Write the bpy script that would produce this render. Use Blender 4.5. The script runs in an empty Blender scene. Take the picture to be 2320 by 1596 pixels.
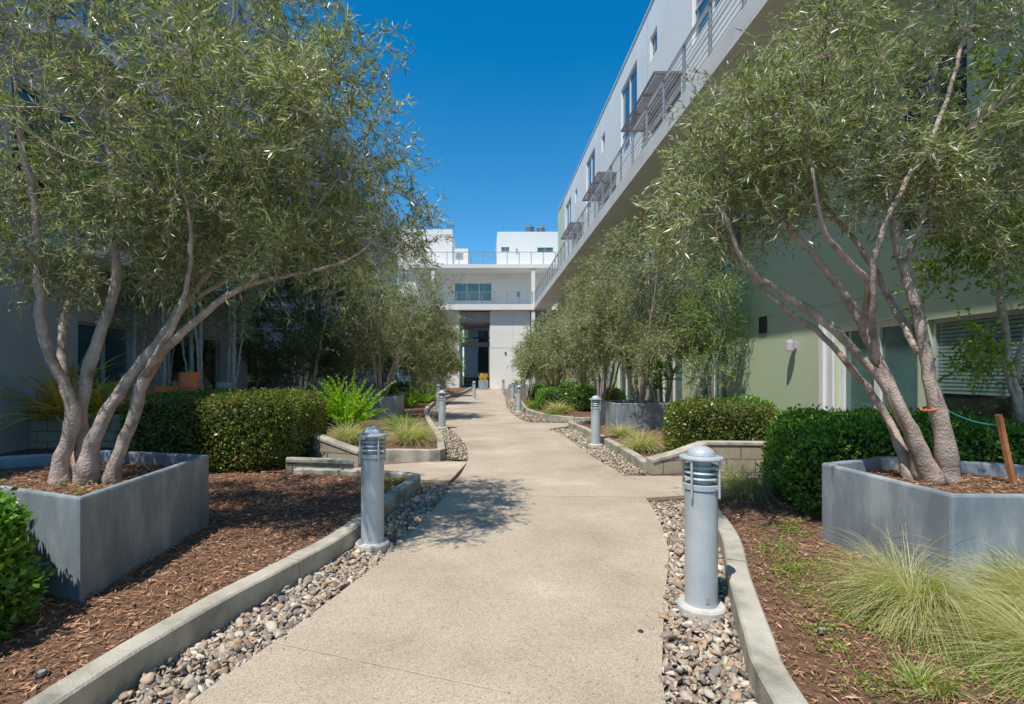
import bpy, math, random
import numpy as np
from mathutils import Vector, Matrix
random.seed(7)
R=np.random.RandomState(11)
scene=bpy.context.scene
C=scene.collection
H=1.5; F=1160.0
def at(px,py,Y): return ((px-1100)*Y/F, Y, H+(846-py)*Y/F)

# ------------------------------------------------------------------ materials
def newmat(name):
    m=bpy.data.materials.new(name); m.use_nodes=True
    nt=m.node_tree; b=nt.nodes['Principled BSDF']
    return m,nt,b
def ramp(nt,fac,cols,const=False):
    r=nt.nodes.new('ShaderNodeValToRGB'); e=r.color_ramp.elements
    n=len(cols)
    while len(e)<n: e.new(.5)
    for i,c in enumerate(cols):
        e[i].position=i/(n-1) if not const else i/n
        e[i].color=(c[0],c[1],c[2],1)
    if const: r.color_ramp.interpolation='CONSTANT'
    nt.links.new(fac,r.inputs[0]); return r.outputs[0]
def noise(nt,scale,detail=4,vec=None,rough=.55):
    n=nt.nodes.new('ShaderNodeTexNoise'); n.inputs['Scale'].default_value=scale
    n.inputs['Detail'].default_value=detail; n.inputs['Roughness'].default_value=rough
    if vec is None:
        t=nt.nodes.new('ShaderNodeTexCoord'); vec=t.outputs['Object']
    nt.links.new(vec,n.inputs['Vector']); return n.outputs[0]
def mixc(nt,fac,a,b,mode='MIX'):
    m=nt.nodes.new('ShaderNodeMix'); m.data_type='RGBA'; m.blend_type=mode
    if isinstance(fac,(int,float)): m.inputs[0].default_value=fac
    else: nt.links.new(fac,m.inputs[0])
    for i,v in ((6,a),(7,b)):
        if isinstance(v,tuple): m.inputs[i].default_value=(v[0],v[1],v[2],1)
        else: nt.links.new(v,m.inputs[i])
    return m.outputs[2]
def bump(nt,b,h,strength=.3,dist=.02):
    n=nt.nodes.new('ShaderNodeBump'); n.inputs['Strength'].default_value=strength; n.inputs['Distance'].default_value=dist
    nt.links.new(h,n.inputs['Height']); nt.links.new(n.outputs[0],b.inputs['Normal'])
def surf(name,c1,c2,scale=3,rough=.8,bs=40,bstr=.25,bd=.01,detail=5,metal=0,c3=None):
    m,nt,b=newmat(name)
    cols=[c1,c2] if c3 is None else [c1,c3,c2]
    f=noise(nt,scale,detail)
    mr=nt.nodes.new('ShaderNodeMapRange'); mr.inputs[1].default_value=.3; mr.inputs[2].default_value=.7
    nt.links.new(f,mr.inputs[0])
    nt.links.new(ramp(nt,mr.outputs[0],cols),b.inputs['Base Color'])
    b.inputs['Roughness'].default_value=rough; b.inputs['Metallic'].default_value=metal
    if bstr: bump(nt,b,noise(nt,bs,3),bstr,bd)
    return m
def leafmat(name,cols,trans=.3,rough=.5,clump=1.5):
    m,nt,b=newmat(name)
    g=nt.nodes.new('ShaderNodeNewGeometry')
    col=ramp(nt,g.outputs['Random Per Island'],cols)
    b.inputs['Roughness'].default_value=rough
    nt.links.new(col,b.inputs['Base Color'])
    t=nt.nodes.new('ShaderNodeBsdfTranslucent')
    v2=nt.nodes.new('ShaderNodeVectorMath'); v2.operation='MULTIPLY'; v2.inputs[1].default_value=(1.4,1.6,.6)
    nt.links.new(col,v2.inputs[0]); nt.links.new(v2.outputs[0],t.inputs[0])
    mx=nt.nodes.new('ShaderNodeMixShader'); mx.inputs[0].default_value=trans
    nt.links.new(b.outputs[0],mx.inputs[1]); nt.links.new(t.outputs[0],mx.inputs[2])
    nt.links.new(mx.outputs[0],nt.nodes['Material Output'].inputs[0])
    return m
def islandmat(name,cols,rough=.8,bs=0):
    m,nt,b=newmat(name); g=nt.nodes.new('ShaderNodeNewGeometry')
    col=ramp(nt,g.outputs['Random Per Island'],cols)
    if bs:
        col=mixc(nt,.7,col,ramp(nt,noise(nt,bs,3),[(.35,.35,.35),(.8,.8,.8),(1.1,1.1,1.1),(1.5,1.45,1.4)]),'MULTIPLY')
        bump(nt,b,noise(nt,bs,3),.4,.004)
    nt.links.new(col,b.inputs['Base Color']); b.inputs['Roughness'].default_value=rough
    return m
M={}
M['white']=surf('white_stucco',(.78,.77,.73),(.86,.85,.81),.5,.9,120,.25,.004)
M['whiteend']=surf('bright_stucco',(.80,.775,.73),(.86,.835,.79),.4,.9,60,.2,.004)
M['greyw']=surf('grey_stucco',(.34,.35,.36),(.42,.43,.44),.5,.9,120,.25,.004)
M['green']=surf('green_stucco',(.48,.56,.37),(.56,.64,.45),.35,.9,110,.5,.006,c3=(.52,.60,.41),detail=8)
M['greenup']=surf('pale_green_stucco',(.56,.64,.46),(.60,.68,.50),.5,.9,110,.3,.005)
M['slab']=surf('slab_concrete',(.64,.64,.62),(.78,.78,.76),.8,.85,40,.2,.005)
M['metal']=surf('aluminium',(.48,.50,.52),(.58,.60,.61),2,.4,50,.05,.002,metal=.5)
M['rail']=surf('rail_metal',(.27,.29,.31),(.36,.38,.40),2,.45,50,.05,.002,metal=.3)
M['frame']=surf('white_frame',(.74,.74,.75),(.82,.82,.83),2,.45,50,.05,.002)
M['lamp']=surf('wall_lamp_paint',(.42,.38,.42),(.52,.48,.52),2,.5,50,.05,.002)
M['dkmetal']=surf('dark_metal',(.05,.045,.04),(.09,.08,.07),3,.5,60,.1,.002)
M['awn']=surf('awning_metal',(.13,.10,.09),(.19,.15,.13),3,.5,60,.1,.002)
M['boll']=surf('bollard_paint',(.38,.43,.47),(.50,.545,.58),4,.42,90,.12,.002,metal=.08,c3=(.45,.495,.53),detail=8)
M['lens']=surf('lamp_lens',(.45,.5,.5),(.55,.6,.6),5,.15,90,.0,.002)
M['conc']=surf('pale_concrete',(.42,.40,.35),(.62,.59,.53),12,.9,80,.4,.006)
M['bark']=surf('olive_bark',(.22,.17,.14),(.58,.46,.39),8,.85,55,.9,.014,c3=(.44,.345,.29),detail=9)
M['bark2']=surf('pale_bark',(.28,.26,.24),(.46,.44,.41),9,.85,45,.6,.01)
M['terra']=surf('terracotta',(.75,.19,.06),(.85,.27,.10),6,.8,50,.2,.004)
M['wood']=surf('stake_wood',(.36,.14,.05),(.50,.22,.09),14,.75,60,.3,.004)
M['orange']=surf('orange_strap',(.6,.15,.04),(.66,.19,.05),9,.6,60,.1,.002)
M['teal']=surf('teal_cord',(.02,.25,.22),(.03,.32,.28),9,.6,60,.1,.002)
M['black']=surf('black_plastic',(.02,.02,.02),(.05,.05,.05),9,.5,60,.1,.002)
M['dark']=surf('dark_interior',(.03,.03,.032),(.06,.06,.065),1,.8,30,.1,.004)
M['soil']=surf('soil',(.08,.04,.022),(.26,.145,.085),14,.95,60,.9,.03,c3=(.17,.09,.055))
M['ground']=surf('earth',(.12,.09,.06),(.20,.16,.11),2,.95,30,.6,.03)
M['chip']=islandmat('bark_chips',[(.10,.045,.022),(.31,.155,.08),(.45,.24,.13),(.64,.40,.25),(.20,.095,.05),(.36,.18,.10),(.27,.14,.08)],.85)
M['stone']=islandmat('river_stones',[(.14,.12,.10),(.44,.34,.24),(.23,.21,.185),(.56,.48,.37),(.45,.28,.17),(.18,.18,.175),(.47,.37,.27),(.72,.65,.54),(.30,.23,.165),(.35,.30,.25),(.54,.42,.31)],.8,70)
M['gbed']=surf('gravel_underlay',(.14,.12,.09),(.30,.25,.20),30,.95,60,.9,.03)
M['curb']=surf('curb_concrete',(.24,.225,.18),(.54,.50,.42),4,.9,70,.6,.01,c3=(.43,.395,.325),detail=9)
m,nt,b=newmat('planter_paint'); tc=nt.nodes.new('ShaderNodeTexCoord'); mp=nt.nodes.new('ShaderNodeMapping'); mp.inputs['Scale'].default_value=(1.6,1.6,.6)
nt.links.new(tc.outputs['Object'],mp.inputs[0]); n1=noise(nt,2.2,8,mp.outputs[0],.65)
mr=nt.nodes.new('ShaderNodeMapRange'); mr.inputs[1].default_value=.35; mr.inputs[2].default_value=.66; nt.links.new(n1,mr.inputs[0])
pc=ramp(nt,mr.outputs[0],[(.185,.225,.265),(.255,.30,.34),(.41,.45,.48)])
pc=mixc(nt,.45,pc,ramp(nt,noise(nt,9,6,tc.outputs['Object'],.7),[(.55,.55,.55),(1,1,1),(1,1,1),(1.45,1.45,1.4)]),'MULTIPLY')
nt.links.new(pc,b.inputs['Base Color'])
b.inputs['Roughness'].default_value=.5; bump(nt,b,noise(nt,30,5),.15,.006); M['planter']=m
m,nt,b=newmat('exposed_aggregate'); tc=nt.nodes.new('ShaderNodeTexCoord')
big=noise(nt,.8,7,tc.outputs['Object'],.62)
mr=nt.nodes.new('ShaderNodeMapRange'); mr.inputs[1].default_value=.32; mr.inputs[2].default_value=.68; nt.links.new(big,mr.inputs[0])
base=ramp(nt,mr.outputs[0],[(.36,.29,.215),(.43,.355,.27),(.48,.40,.31),(.58,.495,.395)])
vo=nt.nodes.new('ShaderNodeTexVoronoi'); vo.inputs['Scale'].default_value=170; nt.links.new(tc.outputs['Object'],vo.inputs['Vector'])
sep=nt.nodes.new('ShaderNodeSeparateColor'); nt.links.new(vo.outputs['Color'],sep.inputs[0])
sp=ramp(nt,sep.outputs[0],[(.18,.175,.17),(.65,.63,.61),(.95,.95,.95),(1,1,1),(1.03,1.01,1),(1.12,1.1,1.06),(1.55,1.5,1.45)])
n2=noise(nt,30,4,tc.outputs['Object'])
col=mixc(nt,.55,base,sp,'MULTIPLY'); col=mixc(nt,.3,col,ramp(nt,n2,[(.5,.48,.46),(1,1,1),(1.3,1.3,1.3)]),'MULTIPLY')
nt.links.new(col,b.inputs['Base Color']); b.inputs['Roughness'].default_value=.85; bump(nt,b,vo.outputs['Distance'],.2,.004); M['path']=m
m,nt,b=newmat('block_masonry'); tc=nt.nodes.new('ShaderNodeTexCoord'); sx=nt.nodes.new('ShaderNodeSeparateXYZ'); nt.links.new(tc.outputs['Object'],sx.inputs[0])
ad=nt.nodes.new('ShaderNodeMath'); nt.links.new(sx.outputs[0],ad.inputs[0]); nt.links.new(sx.outputs[1],ad.inputs[1])
cb=nt.nodes.new('ShaderNodeCombineXYZ'); nt.links.new(ad.outputs[0],cb.inputs[0]); nt.links.new(sx.outputs[2],cb.inputs[1])
br=nt.nodes.new('ShaderNodeTexBrick'); br.inputs['Scale'].default_value=1; br.inputs['Brick Width'].default_value=.40; br.inputs['Row Height'].default_value=.2; br.inputs['Mortar Size'].default_value=.008
br.inputs['Color1'].default_value=(.33,.29,.22,1); br.inputs['Color2'].default_value=(.42,.37,.28,1); br.inputs['Mortar'].default_value=(.13,.11,.09,1)
nt.links.new(cb.outputs[0],br.inputs['Vector']); col=mixc(nt,.6,br.outputs[0],ramp(nt,noise(nt,14,5),[(.4,.4,.4),(1,1,1),(1.3,1.3,1.3)]),'MULTIPLY')
nt.links.new(col,b.inputs['Base Color']); b.inputs['Roughness'].default_value=.9; bump(nt,b,noise(nt,60,4),.5,.008); M['block']=m
def glass(name,c,blind=None):
    m,nt,b=newmat(name)
    if blind:
        w=nt.nodes.new('ShaderNodeTexWave'); w.bands_direction='Z'; w.inputs['Scale'].default_value=6
        tc=nt.nodes.new('ShaderNodeTexCoord'); nt.links.new(tc.outputs['Object'],w.inputs['Vector'])
        nt.links.new(ramp(nt,w.outputs[0],[c,blind,blind]),b.inputs['Base Color'])
    else:
        nt.links.new(ramp(nt,noise(nt,.8,4),[tuple(x*.3 for x in c),tuple(x*.8 for x in c),tuple(min(1,x*1.7) for x in c)]),b.inputs['Base Color'])
    b.inputs['Roughness'].default_value=.05; b.inputs['IOR'].default_value=1.8
    return m
M['gdark']=glass('dark_glass',(.02,.03,.035)); M['gteal']=glass('teal_glass',(.11,.21,.19)); M['gblind']=glass('blinds_behind_glass',(.07,.13,.12),(.22,.32,.29))
M['gblue']=glass('blue_glass',(.06,.16,.23)); M['gpale']=glass('pale_blue_glass',(.20,.33,.40))
M['olive']=leafmat('olive_leaves',[(.06,.10,.025),(.16,.21,.07),(.34,.38,.20),(.66,.68,.54),(.18,.24,.06),(.48,.48,.22),(.10,.15,.04),(.28,.32,.14)],.28,.32)
M['olive2']=leafmat('olive_leaves_fine',[(.08,.125,.03),(.18,.23,.07),(.32,.36,.16),(.52,.54,.35),(.17,.22,.06)],.3,.42,.7)
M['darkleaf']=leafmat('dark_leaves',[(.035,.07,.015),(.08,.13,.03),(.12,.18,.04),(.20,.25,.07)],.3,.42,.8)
M['brleaf']=leafmat('bright_leaves',[(.08,.18,.02),(.17,.31,.04),(.26,.41,.05),(.42,.48,.09)],.4,.4)
M['hedge']=leafmat('hedge_leaves',[(.04,.12,.018),(.10,.24,.03),(.18,.36,.045),(.30,.48,.08)],.3,.3,3)
M['hedgered']=leafmat('hedge_leaves_bronze',[(.05,.12,.018),(.13,.22,.035),(.20,.22,.05),(.33,.17,.06),(.15,.26,.05),(.10,.20,.035)],.3,.33,1.2)
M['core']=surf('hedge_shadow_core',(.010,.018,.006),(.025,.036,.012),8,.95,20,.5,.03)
M['fgrass']=leafmat('feather_grass',[(.30,.33,.11),(.46,.44,.20),(.62,.54,.31),(.72,.63,.43),(.36,.38,.13)],.4,.5,4)
M['ggrass']=leafmat('green_grass',[(.12,.22,.03),(.22,.34,.05),(.36,.42,.09),(.16,.27,.04)],.4,.5,4)
M['fern']=leafmat('fern_green',[(.20,.36,.02),(.33,.54,.03),(.48,.64,.06),(.22,.40,.03)],.45,.45,3)
M['flax']=leafmat('flax_leaves',[(.25,.32,.04),(.85,.26,.08),(.9,.68,.12),(.36,.5,.08),(.85,.4,.16)],.4,.4,4)

# ------------------------------------------------------------------ mesh helpers
class MB:
    def __init__(s): s.v=[]; s.f=[]
    def add(s,vs,fs):
        o=len(s.v); s.v+= [tuple(v) for v in vs]; s.f+=[tuple(i+o for i in f) for f in fs]
    def box(s,x0,x1,y0,y1,z0,z1,T=None):
        vs=[(x,y,z) for z in (z0,z1) for x,y in ((x0,y0),(x1,y0),(x1,y1),(x0,y1))]
        if T: vs=[T(*v) for v in vs]
        s.add(vs,[(0,3,2,1),(4,5,6,7),(0,1,5,4),(1,2,6,5),(2,3,7,6),(3,0,4,7)])
    def prism(s,poly,z0,z1):
        n=len(poly)
        zt=z1 if isinstance(z1,(list,tuple)) else [z1]*n
        s.add([(x,y,z0) for x,y in poly]+[(x,y,zt[i]) for i,(x,y) in enumerate(poly)],
              [tuple(range(n-1,-1,-1)),tuple(range(n,2*n))]+[(i,(i+1)%n,n+(i+1)%n,n+i) for i in range(n)])
    def lathe(s,prof,cx=0,cy=0,n=28):
        vs=[];fs=[]
        for r,z in prof:
            for k in range(n):
                a=2*math.pi*k/n; vs.append((cx+r*math.cos(a),cy+r*math.sin(a),z))
        for j in range(len(prof)-1):
            for k in range(n):
                fs.append((j*n+k,j*n+(k+1)%n,(j+1)*n+(k+1)%n,(j+1)*n+k))
        fs.append(tuple(range(n-1,-1,-1))); fs.append(tuple((len(prof)-1)*n+k for k in range(n)))
        s.add(vs,fs)
    def tube(s,pts,rad,n=8):
        pts=[Vector(p) for p in pts]; vs=[];fs=[]
        ref=Vector((.31,.17,.93)).normalized()
        for i,p in enumerate(pts):
            t=(pts[min(i+1,len(pts)-1)]-pts[max(i-1,0)])
            if t.length<1e-6: t=Vector((0,0,1))
            t.normalize()
            if abs(t.dot(ref))>.97: ref=Vector((.9,.3,.1)).normalized()
            a=t.cross(ref).normalized(); b2=t.cross(a)
            r=rad[i] if hasattr(rad,'__len__') else rad
            for k in range(n):
                an=2*math.pi*k/n; vs.append(p+a*(r*math.cos(an))+b2*(r*math.sin(an)))
        for i in range(len(pts)-1):
            for k in range(n): fs.append((i*n+k,i*n+(k+1)%n,(i+1)*n+(k+1)%n,(i+1)*n+k))
        fs.append(tuple(range(n-1,-1,-1))); fs.append(tuple((len(pts)-1)*n+k for k in range(n)))
        s.add(vs,fs)
    def build(s,name,mat,parent=None,smooth=False,bevel=0):
        me=bpy.data.meshes.new(name); me.from_pydata(s.v,[],s.f); me.validate(); 
        return link(name,me,mat,parent,smooth,bevel)
def link(name,me,mat,parent=None,smooth=False,bevel=0):
    me.materials.append(mat)
    if smooth: me.polygons.foreach_set('use_smooth',[True]*len(me.polygons))
    o=bpy.data.objects.new(name,me); C.objects.link(o)
    if parent is not None:
        o.parent=parent
        if parent.type=='EMPTY': o.matrix_parent_inverse=Matrix.Translation(-Vector(parent.location))
    if bevel:
        b=o.modifiers.new('b','BEVEL'); b.width=bevel; b.segments=2; b.limit_method='ANGLE'
    return o
def npmesh(name,V,Fq,mat,parent=None,smooth=False):
    V=np.asarray(V,dtype=np.float32).reshape(-1,3); Fq=np.asarray(Fq,dtype=np.int32); k=Fq.shape[1]
    me=bpy.data.meshes.new(name); me.vertices.add(len(V)); me.vertices.foreach_set('co',V.ravel())
    me.loops.add(Fq.size); me.loops.foreach_set('vertex_index',Fq.ravel())
    me.polygons.add(len(Fq)); me.polygons.foreach_set('loop_start',np.arange(0,Fq.size,k,dtype=np.int32))
    me.polygons.foreach_set('loop_total',np.full(len(Fq),k,dtype=np.int32))
    me.update(calc_edges=True)
    return link(name,me,mat,parent,smooth)
def tag(o,label=None,cat=None,group=None,kind=None):
    if label: o['label']=label
    if cat: o['category']=cat
    if group: o['group']=group
    if kind: o['kind']=kind
    return o
def thing(name,loc,label,cat,group=None):
    o=bpy.data.objects.new(name,None); o.empty_display_size=.2; o.location=loc; C.objects.link(o); return tag(o,label,cat,group)
def dup(root,loc,label,rz=0,group=None,scale=1):
    r=root.copy(); C.objects.link(r); r.location=loc; r.rotation_euler=(0,0,rz); r.scale=(scale,)*3; r['label']=label
    if group: r['group']=group
    for ch in list(root.children):
        c=ch.copy(); C.objects.link(c); c.parent=r; c.matrix_parent_inverse=ch.matrix_parent_inverse.copy()
        for g in ch.children:
            d=g.copy(); C.objects.link(d); d.parent=c; d.matrix_parent_inverse=g.matrix_parent_inverse.copy()
    return r
def norm(a): return a/(np.linalg.norm(a,axis=-1,keepdims=True)+1e-9)
def leaves(name,P,D,N,L,W,mat,parent=None,mid=.42):
    n=len(P); L=np.asarray(L).reshape(-1,1)*np.ones((n,1)); W=np.asarray(W).reshape(-1,1)*np.ones((n,1))
    D=norm(D); S=norm(np.cross(D,N)); U=norm(np.cross(S,D))
    v=np.stack([P,P+D*L*mid+S*W*.5+U*W*.12,P+D*L,P+D*L*mid-S*W*.5+U*W*.12],1)
    return npmesh(name,v,np.arange(n*4).reshape(-1,4),mat,parent)
def chains(P,Rd,n=3):
    T,K,_=P.shape; t=np.gradient(P,axis=1); t=norm(t); ref=np.array([.31,.17,.93]); a=norm(np.cross(t,ref)); b=np.cross(t,a)
    ang=2*np.pi*np.arange(n)/n
    Rd=np.asarray(Rd).reshape(1,K,1,1)
    v=P[:,:,None,:]+Rd*(a[:,:,None,:]*np.cos(ang)[None,None,:,None]+b[:,:,None,:]*np.sin(ang)[None,None,:,None])
    idx=np.arange(T*K*n).reshape(T,K,n); nx=np.roll(idx,-1,axis=2)
    f=np.stack([idx[:,:-1],nx[:,:-1],nx[:,1:],idx[:,1:]],-1).reshape(-1,4)
    return v.reshape(-1,3),f
def pip(px,py,poly):
    inside=np.zeros(len(px),bool); n=len(poly)
    for i in range(n):
        x1,y1=poly[i]; x2,y2=poly[(i+1)%n]
        if y1==y2: continue
        c=((y1>py)!=(y2>py))&(px<(x2-x1)*(py-y1)/(y2-y1)+x1)
        inside^=c
    return inside
def sample(poly,n,rs,ymin=None,ymax=None,bias=0):
    a=np.array(poly); x0,y0=a.min(0); x1,y1=a.max(0)
    if ymin is not None: y0=max(y0,ymin)
    if ymax is not None: y1=min(y1,ymax)
    out=[];c=0
    while c<n:
        X=rs.uniform(x0,x1,n*3); u=rs.uniform(0,1,n*3)**(1+bias); Y=y0+(y1-y0)*u
        k=pip(X,Y,poly); out.append(np.stack([X[k],Y[k]],1)); c+=k.sum()
    return np.concatenate(out)[:n]
def smooth_line(pts,step=.25):
    P=[np.array(p,float) for p in pts]; P=[2*P[0]-P[1]]+P+[2*P[-1]-P[-2]]; out=[]
    for i in range(1,len(P)-2):
        n=max(2,int(np.linalg.norm(P[i+1]-P[i])/step))
        for k in range(n):
            t=k/n
            out.append(.5*((2*P[i])+(-P[i-1]+P[i+1])*t+(2*P[i-1]-5*P[i]+4*P[i+1]-P[i+2])*t*t+(-P[i-1]+3*P[i]-3*P[i+1]+P[i+2])*t**3))
    out.append(P[-2]); return out

# ------------------------------------------------------------------ ground, path, beds
g=MB(); g.add([(-300,-300,-.06),(300,-300,-.06),(300,300,-.06),(-300,300,-.06)],[(0,1,2,3)]); tag(g.build('ground',M['ground']),'bare earth around the courtyard','ground',kind='structure')
PL=smooth_line([(-1.9,-4),(-1.75,0),(-1.52,1.5),(-1.36,2.32),(-1.16,2.93),(-.95,3.67),(-.77,4.47),(-.57,5.7),(-.42,7.0),(-.33,8.2),(-.31,8.97),(-.41,10.6),(-.7,12.5),(-1.4,16.7),(-1.75,22),(-1.75,29.5),(-1.3,37),(-.8,46),(-.8,51.1)])
PR=smooth_line([(.3,-4),(.5,0),(.68,1.5),(.81,2.32),(.95,2.74),(1.15,3.3),(1.36,3.83),(1.54,4.3),(1.74,5.06),(1.89,5.9),(2.0,6.8),(2.03,7.6),(1.97,8.4),(1.93,9.4),(1.87,12.1),(1.74,13.5),(1.5,15),(1.15,16.7),(.95,22),(1.14,29.5),(1.28,37),(1.45,50.9)])
pm=MB()
L2=np.array(PL); R2=np.array(PR); ys=np.linspace(-4,50.8,160)
lx=np.interp(ys,L2[:,1],L2[:,0]); rx=np.interp(ys,R2[:,1],R2[:,0])
vs=[];fs=[]
for i,y in enumerate(ys): vs+=[(lx[i],y,-.05),(lx[i],y,0),(rx[i],y,0),(rx[i],y,-.05)]
for i in range(len(ys)-1):
    a=i*4; b=a+4; fs+=[(a,a+1,b+1,b),(a+1,a+2,b+2,b+1),(a+2,a+3,b+3,b+2)]
pm.add(vs,fs); path=tag(pm.build('garden_path',M['path']),'long winding sand coloured aggregate path down the courtyard','path',kind='structure')
def lxy(y): return float(np.interp(y,L2[:,1],L2[:,0]))
def rxy(y): return float(np.interp(y,R2[:,1],R2[:,0]))
sd=MB()
sd.prism([(-.5,7.15),(-.3,8.75),(-1.0,8.7),(-2.0,8.3),(-2.4,7.55)],-.05,-.006)
sd.prism([(1.8,6.15),(1.9,7.55),(2.6,7.5),(5,7.5),(5,6.75),(2.6,6.35)],-.05,-.006)
sd.prism([(1.6,13.7),(1.2,15.7),(2.9,15.4),(5.8,15.4),(5.8,14.75),(2.5,14.7)],-.05,-.006)
tag(sd.build('side_path',M['path']),'short aggregate side paths that leave the main path','path',kind='structure')
jt=MB()
for (ya,yb,a,b_) in ((6.32,6.2,.38,1.0),(9.6,9.8,0,1),(13.4,13.4,0,1),(17.4,17.4,0,1)):
    xa=lxy(ya)+(rxy(yb)-lxy(ya))*a; xb=lxy(ya)+(rxy(yb)-lxy(ya))*b_
    y1=ya+(yb-ya)*a;y2=ya+(yb-ya)*b_
    xa+=.01; xb-=.02
    w=.007; jt.add([(xa,y1-w,.004),(xb,y2-w,.004),(xb,y2+w,.004),(xa,y1+w,.004)],[(0,1,2,3)])
jo=surf('joint_filler',(.62,.56,.48),(.70,.64,.56),30,.9,60,.1,.002)
jt.build('control_joint',jo,path)
jt=MB(); jt.add([(-1.22,2.86,.0035),(.1,2.40,.0035),(.1,2.406,.0035),(-1.22,2.866,.0035)],[(0,1,2,3)]); jt.build('control_joint',surf('worn_joint',(.44,.36,.28),(.64,.55,.45),9,.9,60,.1,.002),path)
CL1=smooth_line([(-2.35,-4),(-2.02,0),(-1.84,2.0),(-1.66,2.95),(-1.45,3.6),(-1.22,4.4),(-1.07,5.7),(-.93,6.65),(-1.02,6.93),(-1.5,7.1),(-2.7,7.3)],.12)
CR1=smooth_line([(.75,-4),(1.0,0),(1.17,1.5),(1.3,2.3),(1.42,2.66),(1.71,3.45),(2.05,4.3),(2.28,5.2),(2.42,5.9),(2.62,6.2),(3.2,6.5),(5,6.65)],.12)
CL2=smooth_line([(-2.1,9.05),(-1.6,9.1),(-.98,9.05),(-.80,9.22),(-.86,9.8),(-1.03,11.3),(-1.7,15.3),(-2.3,20),(-2.45,26),(-2.25,32),(-1.7,38),(-1.4,50)],.3)
CR2=smooth_line([(2.46,7.75),(2.5,8.6),(2.52,9.7),(2.5,12.5),(2.38,14.1),(2.6,14.5),(4,14.62),(6,14.62)],.3)
CR3=smooth_line([(2.2,50),(2.0,37),(1.8,28),(1.65,22),(1.6,19.5),(1.95,17.2),(2.75,15.75),(3.5,15.7),(6.2,15.75)],.3)
def curb(line,label,w=.14,h=.15,joint=1.9):
    m=MB(); L=[Vector((p[0],p[1])) for p in line]
    pts=[]
    for i,p in enumerate(L):
        t=(L[min(i+1,len(L)-1)]-L[max(i-1,0)]).normalized(); n=Vector((-t.y,t.x))*w/2; pts.append((p+n,p-n))
    i=0;start=0;acc=0
    while i<len(L)-1:
        acc+=(L[i+1]-L[i]).length; i+=1
        if acc>joint or i==len(L)-1:
            ring=pts[start:i+1]; vs=[];fs=[]
            hh=h+random.uniform(-.004,.004)
            for k,(a,b) in enumerate(ring):
                if k==0 and start>0: a=a.lerp(ring[1][0],.06);b=b.lerp(ring[1][1],.06)
                c=.012
                ai=a.lerp(b,.08); bi=b.lerp(a,.08); dz=random.uniform(-.0015,.0015)
                vs+=[(a.x,a.y,-.06),(a.x,a.y,hh-c+dz),(ai.x,ai.y,hh+dz),(bi.x,bi.y,hh+dz),(b.x,b.y,hh-c+dz),(b.x,b.y,-.06)]
            for k in range(len(ring)-1):
                a=k*6;b=a+6
                fs+=[(a+j,a+j+1,b+j+1,b+j) for j in range(5)]
            fs+=[(5,4,3,2,1,0),tuple((len(ring)-1)*6+j for j in range(6))]
            m.add(vs,fs); start=i;acc=0
    return tag(m.build('garden_curb',M['curb']),label,'curb')
curb(CL1,'curved grey concrete curb edging the mulch bed with the big planter left of the path')
curb(CR1,'curved grey concrete curb edging the bed of feather grass right of the path')
curb(CL2,'concrete curb edging the bed with the bright fern, running to the far end')
curb(CR2,'straight concrete curb edging the bed with the mid distance planter right of the path')
curb(CR3,'concrete curb around the pointed far bed right of the path')
def T2(l): return [(float(p[0]),float(p[1])) for p in l]
bedL1=T2(CL1)+[(-4,7.3),(-6.5,9.6),(-9,9.6),(-9,-4)]
bedR1=T2(CR1)+[(6.3,6.65),(6.3,-4)]
bedL2=T2(CL2)+[(-9,50),(-9,9.65),(-6.5,9.65),(-4,7.4),(-2.95,7.36),(-2.1,8.2)]
bedR2=T2(CR2)+[(6.3,14.62),(6.3,7.9),(3.3,7.9)]
bedR3=T2(CR3)+[(6.3,15.75),(6.3,44),(9,50)]
import bmesh
def bed(poly,z,name='mulch_bed',mat=None,lab='brown mulch covered planting bed'):
    me=bpy.data.meshes.new(name)
    bm=bmesh.new(); vv=[bm.verts.new((x,y,z)) for x,y in poly]; bm.faces.new(vv); bmesh.ops.triangulate(bm,faces=bm.faces[:]); bm.to_mesh(me); bm.free()
    return tag(link(name,me,mat or M['soil']),lab,'garden bed',kind='structure')
bed(bedL1,.075); bed(bedR1,.075); bed(bedL2,.085); bed(bedR2,.08); bed(bedR3,.085)
def clipy(line,y0,y1): return [tuple(map(float,p)) for p in line if y0<=p[1]<=y1]
grL1=clipy(PL,-4,7.0)+clipy(CL1[:np.argmax([p[1]>6.7 for p in CL1])],-4,7)[::-1]
grR1=clipy(PR,-4,6.1)+clipy(CR1[:np.argmax([p[1]>6.05 for p in CR1])],-4,7)[::-1]
grL2=clipy(PL,8.75,50)+clipy(CL2[6:],9.0,50)[::-1]
grR2=clipy(PR,7.5,13.7)+clipy(CR2,7.5,14.2)[::-1]
grR3=clipy(PR,15.8,50)+clipy(CR3,15.9,50)
for gpol in (grL1,grR1,grL2,grR2,grR3): bed(gpol,-.035,'gravel_bed',M['gbed'],'strip of earth under the river stones')
def ico(sub):
    bm=bmesh.new(); bmesh.ops.create_icosphere(bm,subdivisions=sub,radius=1); bm.verts.ensure_lookup_table()
    V=np.array([v.co[:] for v in bm.verts]); Fc=np.array([[v.index for v in f.verts] for f in bm.faces]); bm.free(); return V,Fc
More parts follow.
